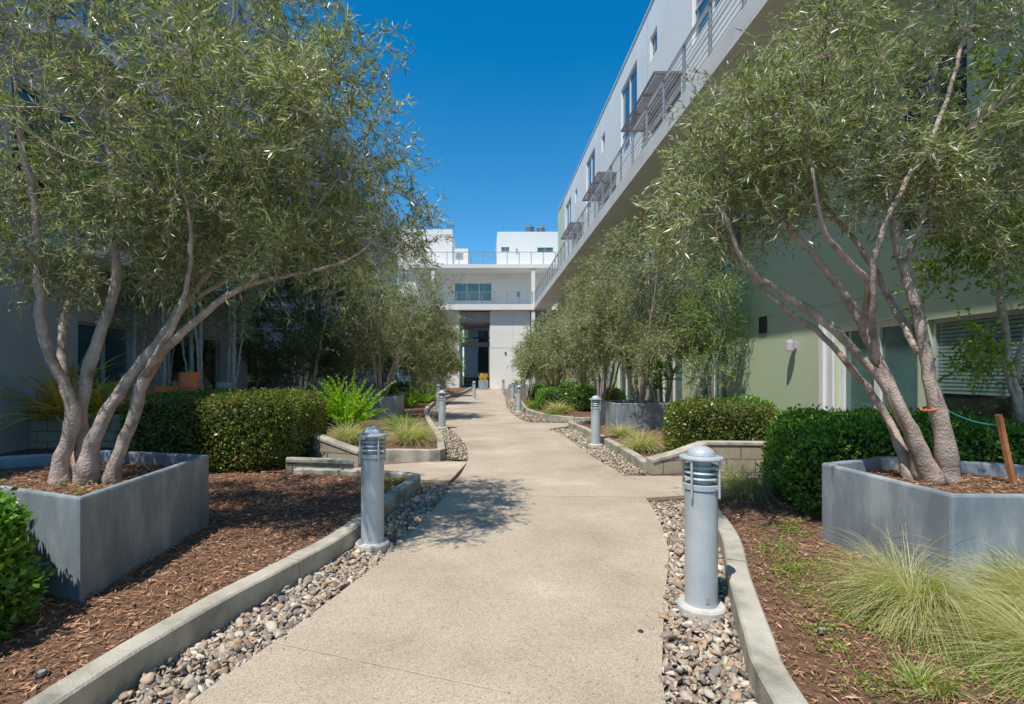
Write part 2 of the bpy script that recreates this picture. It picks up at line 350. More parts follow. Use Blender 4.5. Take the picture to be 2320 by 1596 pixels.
def stones(xy,sub,s0,s1,label,rs,zl=-.03,zh=.004):
    V,Fc=ico(sub); n=len(xy); s=(s0+(s1-s0)*rs.uniform(0,1,(n,1))**1.7)*rs.uniform(.6,1.4,(n,3)); s[:,2]*=.62
    J=np.repeat(V[None],n,0)
    for k in range(10):
        pl=norm(rs.normal(size=(n,1,3))); dd=rs.uniform(.3,.72,(n,1)); dt=(J*pl).sum(-1); J=J-pl*np.maximum(dt-dd,0)[...,None]
    J=J*(1+rs.uniform(-.05,.05,(n,len(V),1)))*s[:,None,:]*1.35
    a=rs.uniform(0,6.28,n); tl=rs.normal(0,.35,(n,2)) 
    ca,sa=np.cos(a),np.sin(a); X=J[...,0]*ca[:,None]-J[...,1]*sa[:,None]; Y=J[...,0]*sa[:,None]+J[...,1]*ca[:,None]
    Z=J[...,2]+X*tl[:,:1]+Y*tl[:,1:]
    z=rs.uniform(zl,zh,n)+s[:,2]*.3
    P=np.stack([X+xy[:,:1],Y+xy[:,1:],Z+z[:,None]],-1)
    Fa=(Fc[None]+np.arange(n)[:,None,None]*len(V)).reshape(-1,3)
    return tag(npmesh('river_stones',P,Fa,M['stone']),label,'gravel',kind='stuff')
stones(sample(grL1,6000,R,1.2,7.0),2,.008,.030,'grey and tan river stones between path and curb left of the camera',R)
stones(sample(grR1,5200,R,1.2,6.1),2,.008,.030,'grey and tan river stones around the nearest bollard right of the path',R)
stones(sample(grR2,4000,R),1,.012,.032,'river stones beside the straight curb right of the path',R)
stones(sample(grL2,4800,R,8.7,24),1,.014,.034,'river stones along the left path edge beyond the side path',R)
stones(sample(grR3,2200,R,15.8,32),1,.02,.042,'river stones along the far right path edge',R)
def chips(xy,z,L,label,rs,parent=None,name='mulch_chips'):
    n=len(xy); a=rs.uniform(0,6.28,n); D=np.stack([np.cos(a),np.sin(a),rs.normal(0,.22,n)],1); N=norm(np.stack([rs.normal(0,.4,n),rs.normal(0,.4,n),np.ones(n)],1))
    P=np.stack([xy[:,0],xy[:,1],z+rs.uniform(.0,.022,n)],1)
    ll=rs.uniform(.3,1.1,n)**1.6*L; o=leaves(name,P,D,N,ll,ll*rs.uniform(.10,.26,n),M['chip'],parent)
    if parent is None: tag(o,label,'mulch',kind='stuff')
    return o
s_=sample(bedL1,110000,R,1.6,7.4); chips(s_[s_[:,0]>-5.2],.075,.062,'reddish brown bark mulch around the left planter',R)
s_=sample(bedR1,52000,R,1.4,6.6); chips(s_[s_[:,0]<5.2],.075,.052,'brown bark mulch around the feather grass and right planter',R)
chips(sample(bedL2,12000,R,7.4,18),.085,.08,'bark mulch in the bed of the bright fern',R)
chips(sample(bedR2,7000,R),.08,.08,'bark mulch behind the low block wall right of the path',R)
chips(sample(bedR3,7000,R,15.8,24),.085,.09,'bark mulch in the pointed far bed',R)
pp_=[(float(a),float(b)) for a,b in PL if -1<b<20]+[(float(a),float(b)) for a,b in PR if -1<b<20][::-1]
s_=sample(pp_,1100,R,1.5,16); ed=np.minimum(np.abs(s_[:,0]-np.interp(s_[:,1],L2[:,1],L2[:,0])),np.abs(s_[:,0]-np.interp(s_[:,1],R2[:,1],R2[:,0])))
s_=s_[R.uniform(0,1,len(s_))<np.exp(-ed/.18)+.04]; n=len(s_)
D=np.stack([R.normal(size=n),R.normal(size=n),R.uniform(0,.15,n)],1)
tag(leaves('leaf_litter',np.stack([s_[:,0],s_[:,1],np.full(n,.004)],1),D,np.tile([0.05,0,1.],(n,1)),R.uniform(.015,.04,n),R.uniform(.004,.008,n),M['chip']),'fallen dry leaves along the path edges','leaf litter',kind='stuff')

# ------------------------------------------------------------------ planters
def inset(poly,d):
    c=np.mean(poly,0); return [tuple(c+(np.array(p)-c)*(1-d/np.linalg.norm(np.array(p)-c))) for p in poly]
def planter(poly,label,h=.73,z0=.03,n=900):
    c=np.mean(poly,0); t=thing('planter_box',(c[0],c[1],z0),label,'planter')
    inn=inset(poly,.075); k=len(poly); m=MB()
    vs=[(x,y,z0) for x,y in poly]+[(x,y,h) for x,y in poly]+[(x,y,h) for x,y in inn]+[(x,y,h-.2) for x,y in inn]
    fs=[]
    for i in range(k):
        j=(i+1)%k
        for r in range(3): fs.append((r*k+i,r*k+j,(r+1)*k+j,(r+1)*k+i))
    fs.append(tuple(range(3*k,4*k)))
    m.add(vs,fs); m.build('shell',M['planter'],t,bevel=.018)
    s=MB(); s.add([(x,y,h-.11) for x,y in inset(poly,.079)],[tuple(range(k))]); so=s.build('soil',M['soil'],t)
    ch=chips(sample(inset(poly,.13),n,R),h-.11,.055,'',R,so,'mulch'); ch['kind']='stuff'
    return t
pl1=[(-2.51,3.17),(-2.61,4.84),(-3.8,5.14),(-4.6,4.7),(-4.25,3.84)]
pr1=[(2.96,3.25),(2.89,4.41),(3.72,4.78),(4.6,4.3),(4.5,3.2)]
planter(pl1,'large blue grey angular planter holding the nearest olive tree left of the path',n=4600)
planter(pr1,'large blue grey angular planter holding the nearest olive tree right of the path',n=4000)
planter([(3.25,12.7),(3.2,14.3),(4.6,14.5),(4.75,12.9)],'grey planter box beside the second bollard right of the path',.75)
planter([(-2.75,15.9),(-2.8,17.6),(-4.2,17.6),(-4.2,16.0),(-3.2,15.6)],'small looking grey planter box behind the bright fern left of the path',.78)
planter([(2.5,23.2),(2.5,24.9),(3.9,24.9),(3.9,23.2)],'low grey planter box under the far right olive tree',.75,n=300)
planter([(-3.0,26),(-3.0,27.6),(-4.4,27.6),(-4.4,26)],'distant grey planter box under the far left olive tree',.75,n=300)

# ------------------------------------------------------------------ bollards
def bollard(loc,label):
    t=thing('bollard_light',loc,label,'bollard light','bollard lights along the path'); x,y,z=loc
    m=MB(); m.lathe([(.145,z-.03),(.145,z+.04),(.136,z+.052),(.0995,z+.054)],x,y,36); m.build('base_ring',M['conc'],t)
    m=MB(); m.lathe([(.097,z+.054),(.097,z+.765),(.090,z+.77),(.090,z+.775)],x,y,48); m.build('post',M['boll'],t)
    m=MB(); m.lathe([(.104,z+.775),(.104,z+.805),(.098,z+.808),(.06,z+.808)],x,y,36); m.build('collar',M['boll'],t)
    m=MB(); m.lathe([(.062,z+.809),(.062,z+.958)],x,y,28); m.build('lens',M['lens'],t)
    for zz in (.835,.87,.905):
        m=MB(); m.lathe([(.070,z+zz),(.098,z+zz+.003),(.104,z+zz+.008),(.098,z+zz+.018),(.070,z+zz+.012)],x,y,32); m.build('louvre',M['boll'],t)
    for k in range(4):
        a=math.radians(40+90*k); px,py=x+.117*math.cos(a),y+.117*math.sin(a)
        m=MB(); m.tube([(px,py,z+.73),(px,py,z+.965)],.0075,8); m.tube([(x+.099*math.cos(a),y+.099*math.sin(a),z+.79),(px,py,z+.79)],.006,6); m.build('strut',M['boll'],t)
    m=MB(); m.lathe([(.06,z+.96),(.128,z+.96),(.132,z+.967),(.130,z+.976),(.085,z+.984)],x,y,36); m.build('brim',M['boll'],t)
    pr=[(.086,z+.985)]+[(.084*math.cos(a),z+.988+.055*math.sin(a)) for a in np.linspace(0,1.5,9)]
    m=MB(); m.lathe(pr,x,y,36); m.build('dome_cap',M['boll'],t,True)
    m=MB(); m.box(x-.012,x+.012,y-.101,y-.0975,z+.09,z+.13); m.build('access_screw',M['metal'],t)
    return t
b0=bollard((1.36,3.23,0),'nearest grey domed bollard light in stones right of the path')
for (x,y,l) in ((-.975,4.42,'grey domed bollard light beside the left curb, nearest on that side'),
                (2.26,10.5,'grey bollard light beside the mid distance planter right of the path'),
                (-1.17,13.8,'second bollard light on the left side of the path'),
                (1.27,19.5,'third bollard light on the right, at the point of the far bed'),
                (-1.98,21.5,'third bollard light on the left, half hidden behind the second one'),
                (1.5,28,'small distant bollard light just behind the third on the right'),
                (-.66,29.5,'distant bollard light at the left edge of the path bend'),
                (1.42,41,'farthest bollard light, before the bright end wall')):
    dup(b0,(x,y,0),l,random.uniform(-.3,.3))

# ------------------------------------------------------------------ low block walls
def blockwall(pts,h,label,th=.18,z0=0,cap=True):
    c=pts[0]; t=thing('block_wall',(c[0],c[1],z0),label,'low wall'); hs=h if isinstance(h,list) else [h]*len(pts)
    m=MB(); cp=MB()
    for i in range(len(pts)-1):
        a=Vector(pts[i]);b=Vector(pts[i+1]); d=(b-a).normalized(); n=Vector((-d.y,d.x))*th/2; n2=n*1.2
        P=[a-n,b-n,b+n,a+n]; m.prism([(p.x,p.y) for p in P],z0-.05,[hs[i],hs[i+1],hs[i+1],hs[i]])
        P=[a-n2,b-n2,b+n2,a+n2]; q=[(p.x,p.y) for p in P]; hh=[hs[i],hs[i+1],hs[i+1],hs[i]]
        cp.add([(q[k][0],q[k][1],hh[k]+.002+.003*i) for k in range(4)]+[(q[k][0],q[k][1],hh[k]+.05+.002*i) for k in range(4)],[(3,2,1,0),(4,5,6,7),(0,1,5,4),(1,2,6,5),(2,3,7,6),(3,0,4,7)])
    m.build('blocks',M['block'],t) 
    if cap: cp.build('cap',M['curb'],t,bevel=.006)
    return t
blockwall([(2.44,7.62),(2.9,7.72),(3.35,7.86),(5.2,7.75)],[.18,.28,.40,.40],'low block wall rising below the trimmed hedge right of the path')
blockwall([(-2.0,8.25),(-2.75,8.55),(-3.1,8.9)],[.2,.40,.43],'low stepped block wall beside the bronze hedge left of the path')
blockwall([(-2.0,7.72),(-2.9,7.45)],[.14,.22],'lower block step in front of the bronze hedge wall')
blockwall([(-9,9.75),(-6.9,9.85),(-5.9,10.9),(-5.5,13),(-5.5,19)],.66,'raised terrace block wall at the foot of the left building')
bed([(-9,9.7),(-6.95,9.85),(-5.95,10.9),(-5.55,13),(-5.55,19),(-9,19)],.6,'terrace')

# ------------------------------------------------------------------ buildings
def bars(m,T,a0,a1,z0,z1,d0,d1,t):
    m.box(a0,a0+t,d0,d1,z0,z1,T); m.box(a1-t,a1,d0,d1,z0,z1,T); m.box(a0+t,a1-t,d0,d1,z0,z0+t,T); m.box(a0+t,a1-t,d0,d1,z1-t,z1,T)
def facade(name,T,u0,u1,v0,v1,holes,depth,mat,parent):
    us=sorted(set([u0,u1]+[h[i] for h in holes for i in (0,1)])); vv=sorted(set([v0,v1]+[h[i] for h in holes for i in (2,3)]))
    us=[u for u in us if u0<=u<=u1]; vv=[v for v in vv if v0<=v<=v1]; m=MB()
    for i in range(len(us)-1):
        for j in range(len(vv)-1):
            cu=(us[i]+us[i+1])/2; cv=(vv[j]+vv[j+1])/2
            if any(h[0]<cu<h[1] and h[2]<cv<h[3] for h in holes): continue
            m.add([T(us[i],0,vv[j]),T(us[i+1],0,vv[j]),T(us[i+1],0,vv[j+1]),T(us[i],0,vv[j+1])],[(0,1,2,3)])
    for h in holes:
        c=[(h[0],h[2]),(h[1],h[2]),(h[1],h[3]),(h[0],h[3])]
        for k in range(4):
            a=c[k];b=c[(k+1)%4]; m.add([T(a[0],0,a[1]),T(b[0],0,b[1]),T(b[0],-depth,b[1]),T(a[0],-depth,a[1])],[(0,1,2,3)])
    return m.build(name,mat,parent)
def window(T,u0,u1,v0,v1,depth,glassm,parent,mull=1,framem=None,hbar=None,name='window',blind=None,ft=.055):
    m=MB(); fm=framem or M['frame']; bars(m,T,u0+.002,u1-.002,v0+.002,v1-.002,-depth,-depth+.07,ft)
    for k in range(1,mull+1):
        u=u0+(u1-u0)*k/(mull+1); m.box(u-ft*.6,u+ft*.6,-depth,-depth+.065,v0+ft+.002,v1-ft-.002,T)
    if hbar: m.box(u0+.057,u1-.057,-depth,-depth+.06,hbar-.025,hbar+.025,T)
    w=m.build(name,fm,parent)
    p=MB(); p.add([T(u0,-depth+.02,v0),T(u1,-depth+.02,v0),T(u1,-depth+.02,v1),T(u0,-depth+.02,v1)],[(0,1,2,3)]); p.build('pane',glassm,w)
    if blind:
        s=MB(); v=v1-.06
        while v>blind:
            s.box(u0+.06,u1-.06,-depth+.025,-depth+.035,v-.045,v,T); v-=.052
        s.build('blind',M['gblind'],w)
    return w
def railing(T,u0,u1,v,h,w,parent,step=1.5,ncab=7):
    n=max(1,round((u1-u0)/step))
    for i in range(n+1):
        u=u0+(u1-u0)*i/n; m=MB(); m.box(u-.03,u+.03,w-.03,w+.03,v,v+h-.042,T); m.build('railing_post',M['rail'],parent)
    m=MB(); m.box(u0,u1,w-.04,w+.04,v+h-.04,v+h+.01,T); m.build('top_rail',M['rail'],parent)
    m=MB()
    for k in range(ncab):
        vv=v+.12+(h-.2)*k/ncab; m.box(u0,u1,w-.007,w+.007,vv,vv+.014,T)
    m.build('cable',M['rail'],parent)
XR=6.3
TR=lambda u,w,v:(XR-w,u,v)
rb=thing('apartment_building',(XR,20,0),'long building right of the path, pale green below a raised walkway and white above','building')
gh=[(0.2,3.6,.1,2.3),(4.6,7.3,.35,2.26),(7.46,9.22,.06,2.34),(13.4,15.3,.1,2.4),(16.4,18.4,.1,2.4),(22,24.5,.1,2.4),(26,28,.1,2.4),(31,33.5,.1,2.4),(36,38,.1,2.4)]
mh=[(1.0,3.2,4.3,6.6),(6.7,7.9,3.6,6.0),(12.6,14.6,4.2,6.4),(19,21,4.2,6.4),(25,27,4.2,6.4),(32,34,4.2,6.4)]
facade('lower_wall',TR,-5,44.3,-.05,7.78,gh+mh,.16,M['green'],rb)
for i,h in enumerate(gh):
    if i==1: window(TR,*h,.14,M['gdark'],rb,0,blind=1.25,framem=M['metal'])
    elif i==2: window(TR,*h,.14,M['gteal'],rb,1,name='sliding_door',ft=.1)
    else: window(TR,*h,.14,M['gteal'] if i%2 else M['gblind'],rb,1,name='sliding_door')
for h in mh: window(TR,*h,.14,M['gdark'],rb,1,framem=M['metal'])
m=MB(); m.box(9.225,9.34,.003,.05,.05,2.42,TR); m.box(9.46,9.58,.003,.07,.05,2.42,TR); m.box(9.34,9.46,.003,.02,.05,2.42,TR); m.build('door_post',M['frame'],rb,bevel=.006)
uh=[]
for k in range(4):
    y=10.6+8.2*k; uh+=[(y,y+.8,13.4,14.3)]
for k in range(4): y=13.1+8.2*k; uh+=[(y,y+2.5,11.5,14.6)]
dh=[(8.3+8.2*k,11.5+8.2*k,8.32,10.9) for k in range(4)]
facade('upper_wall',TR,-5,41,8.25,15.5,uh+dh,.14,M['white'],rb)
facade('upper_wall',TR,41,44.3,8.25,15.3,[],.14,M['greenup'],rb)
for h in uh[:4]: window(TR,*h,.12,M['gblue'],rb,0)
for h in uh[4:]: window(TR,*h,.12,M['gblue'],rb,1,hbar=12.5)
for h in dh: window(TR,*h,.12,M['gpale'],rb,1,name='sliding_door')
m=MB(); m.box(-5,44.32,-.3,.04,15.5,15.56,TR); m.build('parapet_cap',M['slab'],rb)
m=MB(); m.box(44.3,44.5,-6,0,-.05,15.4,TR); m.build('end_wall',M['greenup'],rb)
m=MB()
for y in (12.65,19.9,28.4,35.0): m.box(y,y+.015,.001,.004,8.3,15.4,TR)
m.box(-5,44,.001,.004,11.1,11.115,TR)
m.build('control_joint',M['greyw'],rb)
m=MB()
for y in (5.0,13.25,20.5,29.5): m.box(y,y+.012,.001,.004,2.45,7.7,TR)
m.box(-5,44,.001,.004,2.75,2.762,TR); m.build('control_joint',M['greyw'],rb)
wk=MB(); wk.box(-5,49.99,.0,1.56,7.76,8.22,TR); w=wk.build('walkway_slab',M['slab'],rb)
railing(TR,-4.9,49.8,8.22,1.2,1.5,w,1.45)
for k in range(4):
    y=8.2+8.2*k; f=MB()
    z=11.15; f.box(y,y+4,.84,.9,z-.05,z+.03,TR); f.box(y,y+4,.004,.06,z-.05,z+.03,TR)
    for j in range(4): f.box(y+j*1.313,y+j*1.313+.06,.06,.84,z-.05,z+.03,TR)
    a=f.build('awning',M['awn'],rb); s=MB()
    for j in range(12): s.box(y+.06,y+3.94,.1+.06*j,.125+.06*j,z-.03,z+.015,TR)
    s.build('slats',M['awn'],a)
f=MB(); bars(f,TR,11.45,11.75,2.4,2.78,.002,.03,.02)
for j in range(6): f.box(11.47,11.73,.004,.022,2.43+.055*j,2.455+.055*j,TR)
f.box(11.47,11.73,.002,.005,2.42,2.76,TR); f.build('wall_vent',M['dkmetal'],rb)
f=MB(); f.lathe([(.05,1.95),(.085,1.96),(.075,2.12),(.06,2.17),(.02,2.18)],XR-.12,10.4,24); lp=f.build('wall_lamp',M['lamp'],rb,False)
f=MB(); f.box(10.36,10.44,.0,.05,2.0,2.13,TR); f.build('bracket',M['lamp'],lp)
f=MB(); f.box(9.9,9.96,.002,.02,.78,.84,TR); f.build('wall_spout',M['dkmetal'],rb)
f=MB(); f.box(-5,44.3,-8,-.4,15.3,15.45,TR); f.build('roof',M['slab'],rb)
XL=-8.6
TL=lambda u,w,v:(XL+w,u,v)
lb=thing('apartment_building',(XL,20,0),'tall grey building in shade left of the path behind the trees','building')
lh=[(10.8,12.5,.65,2.6),(13.6,16.6,.65,2.6),(18.5,20.5,.1,2.5),(23,26,.1,2.5),(29,32,.1,2.5)]
for k in range(8):
    y=9.3+5.0*k
    lh+=[(y,y+2.2,4.6,6.9),(y+.6,y+2.8,8.4,10.8),(y,y+2.4,12.3,15.0)]
    lh+=[(y+3.5,y+4.1,13.3,14.4)]
lh+=[(1,4,.1,2.5),(1,4,4.6,6.9)]
facade('wall',TL,-5,50,-.05,16.6,lh,.16,M['greyw'],lb)
for i,h in enumerate(lh): window(TL,*h,.14,(M['gblue'],M['gdark'],M['gdark'])[i%3],lb,1 if h[1]-h[0]>1 else 0,framem=M['metal'],name='window')
m=MB(); m.box(-5,50,-.3,.04,16.6,16.67,TL); m.build('parapet_cap',M['slab'],lb)
for (y0,y1,z) in ((9.4,19,3.75),(9.4,19,7.75),(24,38,7.75)):
    m=MB(); m.box(y0,y1,0,1.1,z,z+.25,TL); w=m.build('balcony_slab',M['slab'],lb); railing(TL,y0+.1,y1-.1,z+.25,1.1,1.03,w,1.5,5)
for k in range(6):
    y=9.3+5*k; f=MB(); f.box(y-.2,y+2.5,.75,.8,11.5,11.58,TL); f.box(y-.2,y+2.5,.003,.05,11.5,11.58,TL)
    for j in range(9): f.box(y-.2,y+2.5,.1+.07*j,.13+.07*j,11.52,11.56,TL)
    for j in range(3): f.box(y-.2+1.3*j,y-.15+1.3*j,.05,.75,11.5,11.58,TL)
    f.build('awning',M['awn'],lb)
f=MB(); f.box(-5,50,-8,-.4,16.3,16.5,TL); f.build('roof',M['slab'],lb)
YE=50
TE=lambda u,w,v:(u,YE-w,v)
eb=thing('apartment_building',(0,YE+2,0),'bright white building closing the far end of the path with two railed galleries','building')
def ebox(name,x0,x1,y0,y1,z0,z1,mat,bevel=0):
    m=MB(); m.box(x0,x1,y0,y1,z0,z1); return m.build(name,mat,eb,bevel=bevel)
s1=ebox('gallery_slab',-5.5,8.5,50,52.8,7.7,8.25,M['whiteend']); railing(TE,-5.3,4.6,8.25,1.2,-.08,s1,1.2,5)
s2=ebox('gallery_slab',-7.5,8.5,50,52.8,11.78,12.15,M['whiteend']); railing(TE,-7.3,8.0,12.15,1.2,-.08,s2,1.2,5)
ebox('column',4.5,4.85,50.1,50.4,8.25,11.77,M['whiteend']); ebox('column',4.5,4.85,50.1,50.4,-.05,7.69,M['whiteend'])
ebox('column',-5.3,-5.0,50.1,50.4,8.25,11.77,M['whiteend'])
ebox('entrance_wall',.43,4.4,50.6,58,-.05,7.69,M['whiteend'])
ebox('side_wall',-12,-2.6,50.6,58,-.05,7.69,M['whiteend'])
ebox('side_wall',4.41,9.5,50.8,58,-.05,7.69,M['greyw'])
hw=[(-3.2,.65,8.95,10.8)]
TG=lambda u,w,v:(u,52.8-w,v)
facade('gallery_wall',TG,-9,9,8.25,11.78,hw,.14,M['whiteend'],eb)
window(TG,-3.2,.65,8.95,10.8,.12,M['gteal'],eb,2)
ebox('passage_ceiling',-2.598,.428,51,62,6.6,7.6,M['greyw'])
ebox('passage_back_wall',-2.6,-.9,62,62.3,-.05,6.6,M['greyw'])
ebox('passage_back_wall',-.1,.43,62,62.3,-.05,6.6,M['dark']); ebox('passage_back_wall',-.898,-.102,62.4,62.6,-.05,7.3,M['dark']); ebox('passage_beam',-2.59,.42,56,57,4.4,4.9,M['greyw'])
br_=ebox('passage_beam',-2.59,.42,56,57.4,5.35,5.45,M['dkmetal'])
TP=lambda u,w,v:(u,56-w,v)
railing(TP,-2.55,.35,5.45,.9,-.05,br_,.8,5)
g1=MB()
for k in range(6): g1.box(-2.55+.3*k,-2.52+.3*k,54,54.04,0,3.4)
for k in range(7): g1.box(-2.55,-1.02,54.002,54.038,.3+.45*k,.33+.45*k)
g1.build('gate_grille',M['rail'],eb)
g1=MB(); g1.box(-2.59,.42,60.2,60.3,0,1.0); g1.build('passage_parapet',M['dark'],eb)
ebox('passage_door',-.85,.38,58.2,58.3,0,3.9,M['dark'])
ebox('upper_block',-9.5,-3.4,52.3,60,12.15,16.2,M['whiteend']); ebox('upper_block',-3.398,-1.8,52.6,60,12.15,14.3,M['whiteend'])
hr=[(1.6,2.45,13.95,14.45),(5.3,6.95,13.9,14.4)]
TQ=lambda u,w,v:(u,52.5-w,v)
facade('upper_wall',TQ,1.2,8.5,12.15,16.0,hr,.12,M['whiteend'],eb)
for h in hr: window(TQ,*h,.1,M['gteal'],eb,1,framem=M['metal'])
m=MB(); m.box(1.2,1.4,52.51,60,12.15,15.99); m.box(1.402,8.5,52.7,60,15.9,15.98); m.build('roof',M['whiteend'],eb)
m=MB(); m.box(-6.6,-6.0,52.27,52.297,12.6,13.2)
for j in range(5): m.box(-3.1,-2.3,52.58,52.597,13.2+.14*j,13.27+.14*j)
m.build('louvre_vent',M['rail'],eb)
m=MB(); m.box(3.1,3.25,52.4,52.498,13.9,14.3); m.build('wall_lamp',M['metal'],eb)
m=MB(); m.box(2.7,2.715,50.585,50.598,0,7.6); m.box(.43,4.4,50.585,50.598,4.0,4.015); m.build('control_joint',M['greyw'],eb)
m=MB(); m.box(1.9,2.05,50.53,50.598,3.35,3.6); m.build('wall_sign',M['dkmetal'],eb)
m=MB(); m.box(1.4,2.3,52.6,52.7,11.25,11.33); m.build('strip_light',M['frame'],eb)
def ac(x,y,z,r,label):
    t=thing('roof_air_conditioner',(x,y,z),label,'air conditioner'); m=MB(); m.lathe([(r,z),(r,z+.7),(r*.92,z+.75),(r*.6,z+.8),(0.02,z+.8)],x,y,20); m.build('casing',M['rail'],t)
    s=MB()
    for k in range(6): s.lathe([(r+.005,z+.1+.1*k),(r+.02,z+.12+.1*k),(r+.005,z+.14+.1*k)],x,y,20)
    s.build('grille',M['dkmetal'],t); m=MB(); m.lathe([(r*.6,z+.801),(r*.6,z+.86),(.02,z+.87)],x,y,18); m.build('fan_guard',M['dkmetal'],t)
ac(4.6,53.3,15.99,.45,'boxy rooftop air conditioner, left one of the pair on the end building')
ac(5.8,53.6,15.98,.42,'rounder rooftop air conditioner, right one of the pair on the end building')
m=MB(); m.box(3.05,3.35,50.02,50.05,8.95,9.5); tag(m.build('notice_board',M['gblue']),'small blue and white notice hanging on the lower gallery railing','sign')

# ------------------------------------------------------------------ trees
def tree(name,label,cat,root,limbs,blobs,nat,ktw,mleaf,LL,LW,bark,leafm,seed,droop=.08,twl=.32,group=None,ymin=None,sides=8,twr=.0022,trunkname='trunk',keep=None):
    rs=np.random.RandomState(seed); t=thing(name,root,label,cat,group)
    nodes=[]
    for lb_ in limbs:
        pts=smooth_line([p[:3] for p in lb_],.08); rad=[p[3] for p in lb_]
        n=len(pts)
        cum=[0]
        for a,b in zip(lb_[:-1],lb_[1:]): cum.append(cum[-1]+max(2,int(np.linalg.norm(np.array(b[:3])-np.array(a[:3]))/.08)))
        rr=np.interp(np.arange(n),cum,rad)
        P=np.array(pts); w=np.cumsum(rs.normal(0,.008,(n,3)),0); w-=np.linspace(0,1,n)[:,None]*w[-1]; P=P+w*.85
        kn=1+.22*np.exp(-((np.arange(n)[:,None]-rs.uniform(0,n,max(1,n//8))[None])/.9)**2).sum(1)
        rr=rr*kn*(1+rs.normal(0,.04,n)); m=MB(); m.tube([tuple(p) for p in P],list(rr),sides); m.build(trunkname,bark,t,True)
        k=max(2,int(n*.35)); nodes.append(P[k:])
    nodes=np.concatenate(nodes)
    tot=sum(b[6] for b in blobs); A=[]
    for b in blobs:
        n=int(nat*b[6]/tot); nc=max(3,n//8)
        u=norm(rs.normal(size=(nc,3)))*(rs.uniform(0,1,(nc,1))**.42); cc=np.array(b[:3])+u*np.array(b[3:6])
        k=rs.randint(0,nc,n); A.append(cc[k]+rs.normal(0,.14,(n,3))*np.array(b[3:6]))
    A=np.concatenate(A)
    if ymin is not None: A=A[A[:,1]>ymin]
    if keep is not None: A=A[keep(A)]
    d=np.min(np.linalg.norm(A[:,None]-nodes[None,::3],axis=2),axis=1); A=A[np.argsort(d)]
    m=MB(); ends=[];dirs=[]; buf=np.zeros((len(nodes)+len(A)*9,3)); buf[:len(nodes)]=nodes; c=len(nodes)
    for a in A:
        dd=np.linalg.norm(buf[:c]-a,axis=1)+np.maximum(0,buf[:c,2]-a[2])*.5; i=int(np.argmin(dd)); s=buf[i].copy(); L=np.linalg.norm(a-s)
        n=min(8,max(2,int(L/.14)+1)); mid=(s+a)/2+rs.normal(0,.1,3)*L+np.array([0,0,-.08*L]); ts=np.linspace(0,1,n+1)[:,None]
        P=(1-ts)**2*s+2*ts*(1-ts)*mid+ts**2*a
        r0=min(.018,.0035+.009*L); m.tube([tuple(p) for p in P],list(np.linspace(r0,.0025,n+1)),4)
        buf[c:c+n]=P[1:]; c+=n; ends.append(P[1:][-min(n,3):]); dirs.append(np.repeat(norm(P[-1:]-P[-2:-1]),min(n,3),0))
    br=m.build('branches',bark,t,True)
    E=np.concatenate(ends);Dr=np.concatenate(dirs); n=len(A)*ktw; k=rs.randint(0,len(E),n); e=E[k]; dr=Dr[k]
    dv=norm(dr*.6+rs.normal(0,.6,(n,3))+np.array([0,0,.18])); ln=rs.uniform(.55,1.25,(n,1))*twl
    ts=np.linspace(0,1,5)
    P=e[:,None]+dv[:,None]*ln[:,None]*ts[None,:,None]+np.array([0,0,-1])[None,None]*(droop*(ts**2))[None,:,None]*rs.uniform(.2,2,(n,1,1))
    v,f=chains(P,np.linspace(twr,twr*.4,5)); npmesh('twigs',v,f,bark,t)
    tt=rs.uniform(.08,1,(n,mleaf)); i0=np.minimum((tt*4).astype(int),3); fr=(tt*4-i0)[...,None]
    ar=np.arange(n)[:,None]; p0=P[ar,i0]; p1=P[ar,i0+1]; pos=(p0+(p1-p0)*fr).reshape(-1,3); tg=norm(p1-p0).reshape(-1,3)
    D=norm(tg*.8+rs.normal(0,.45,pos.shape)+np.array([0,0,.05])); N=rs.normal(size=pos.shape)+np.array([-.25,-.5,.8])*.8; ls=rs.uniform(.6,1.15,len(pos))*LL
    leaves('foliage',pos,D,N,ls,ls*LW,leafm,t); return t
def pp(px,py,Y,r): return at(px,py,Y)+(r*.76,)
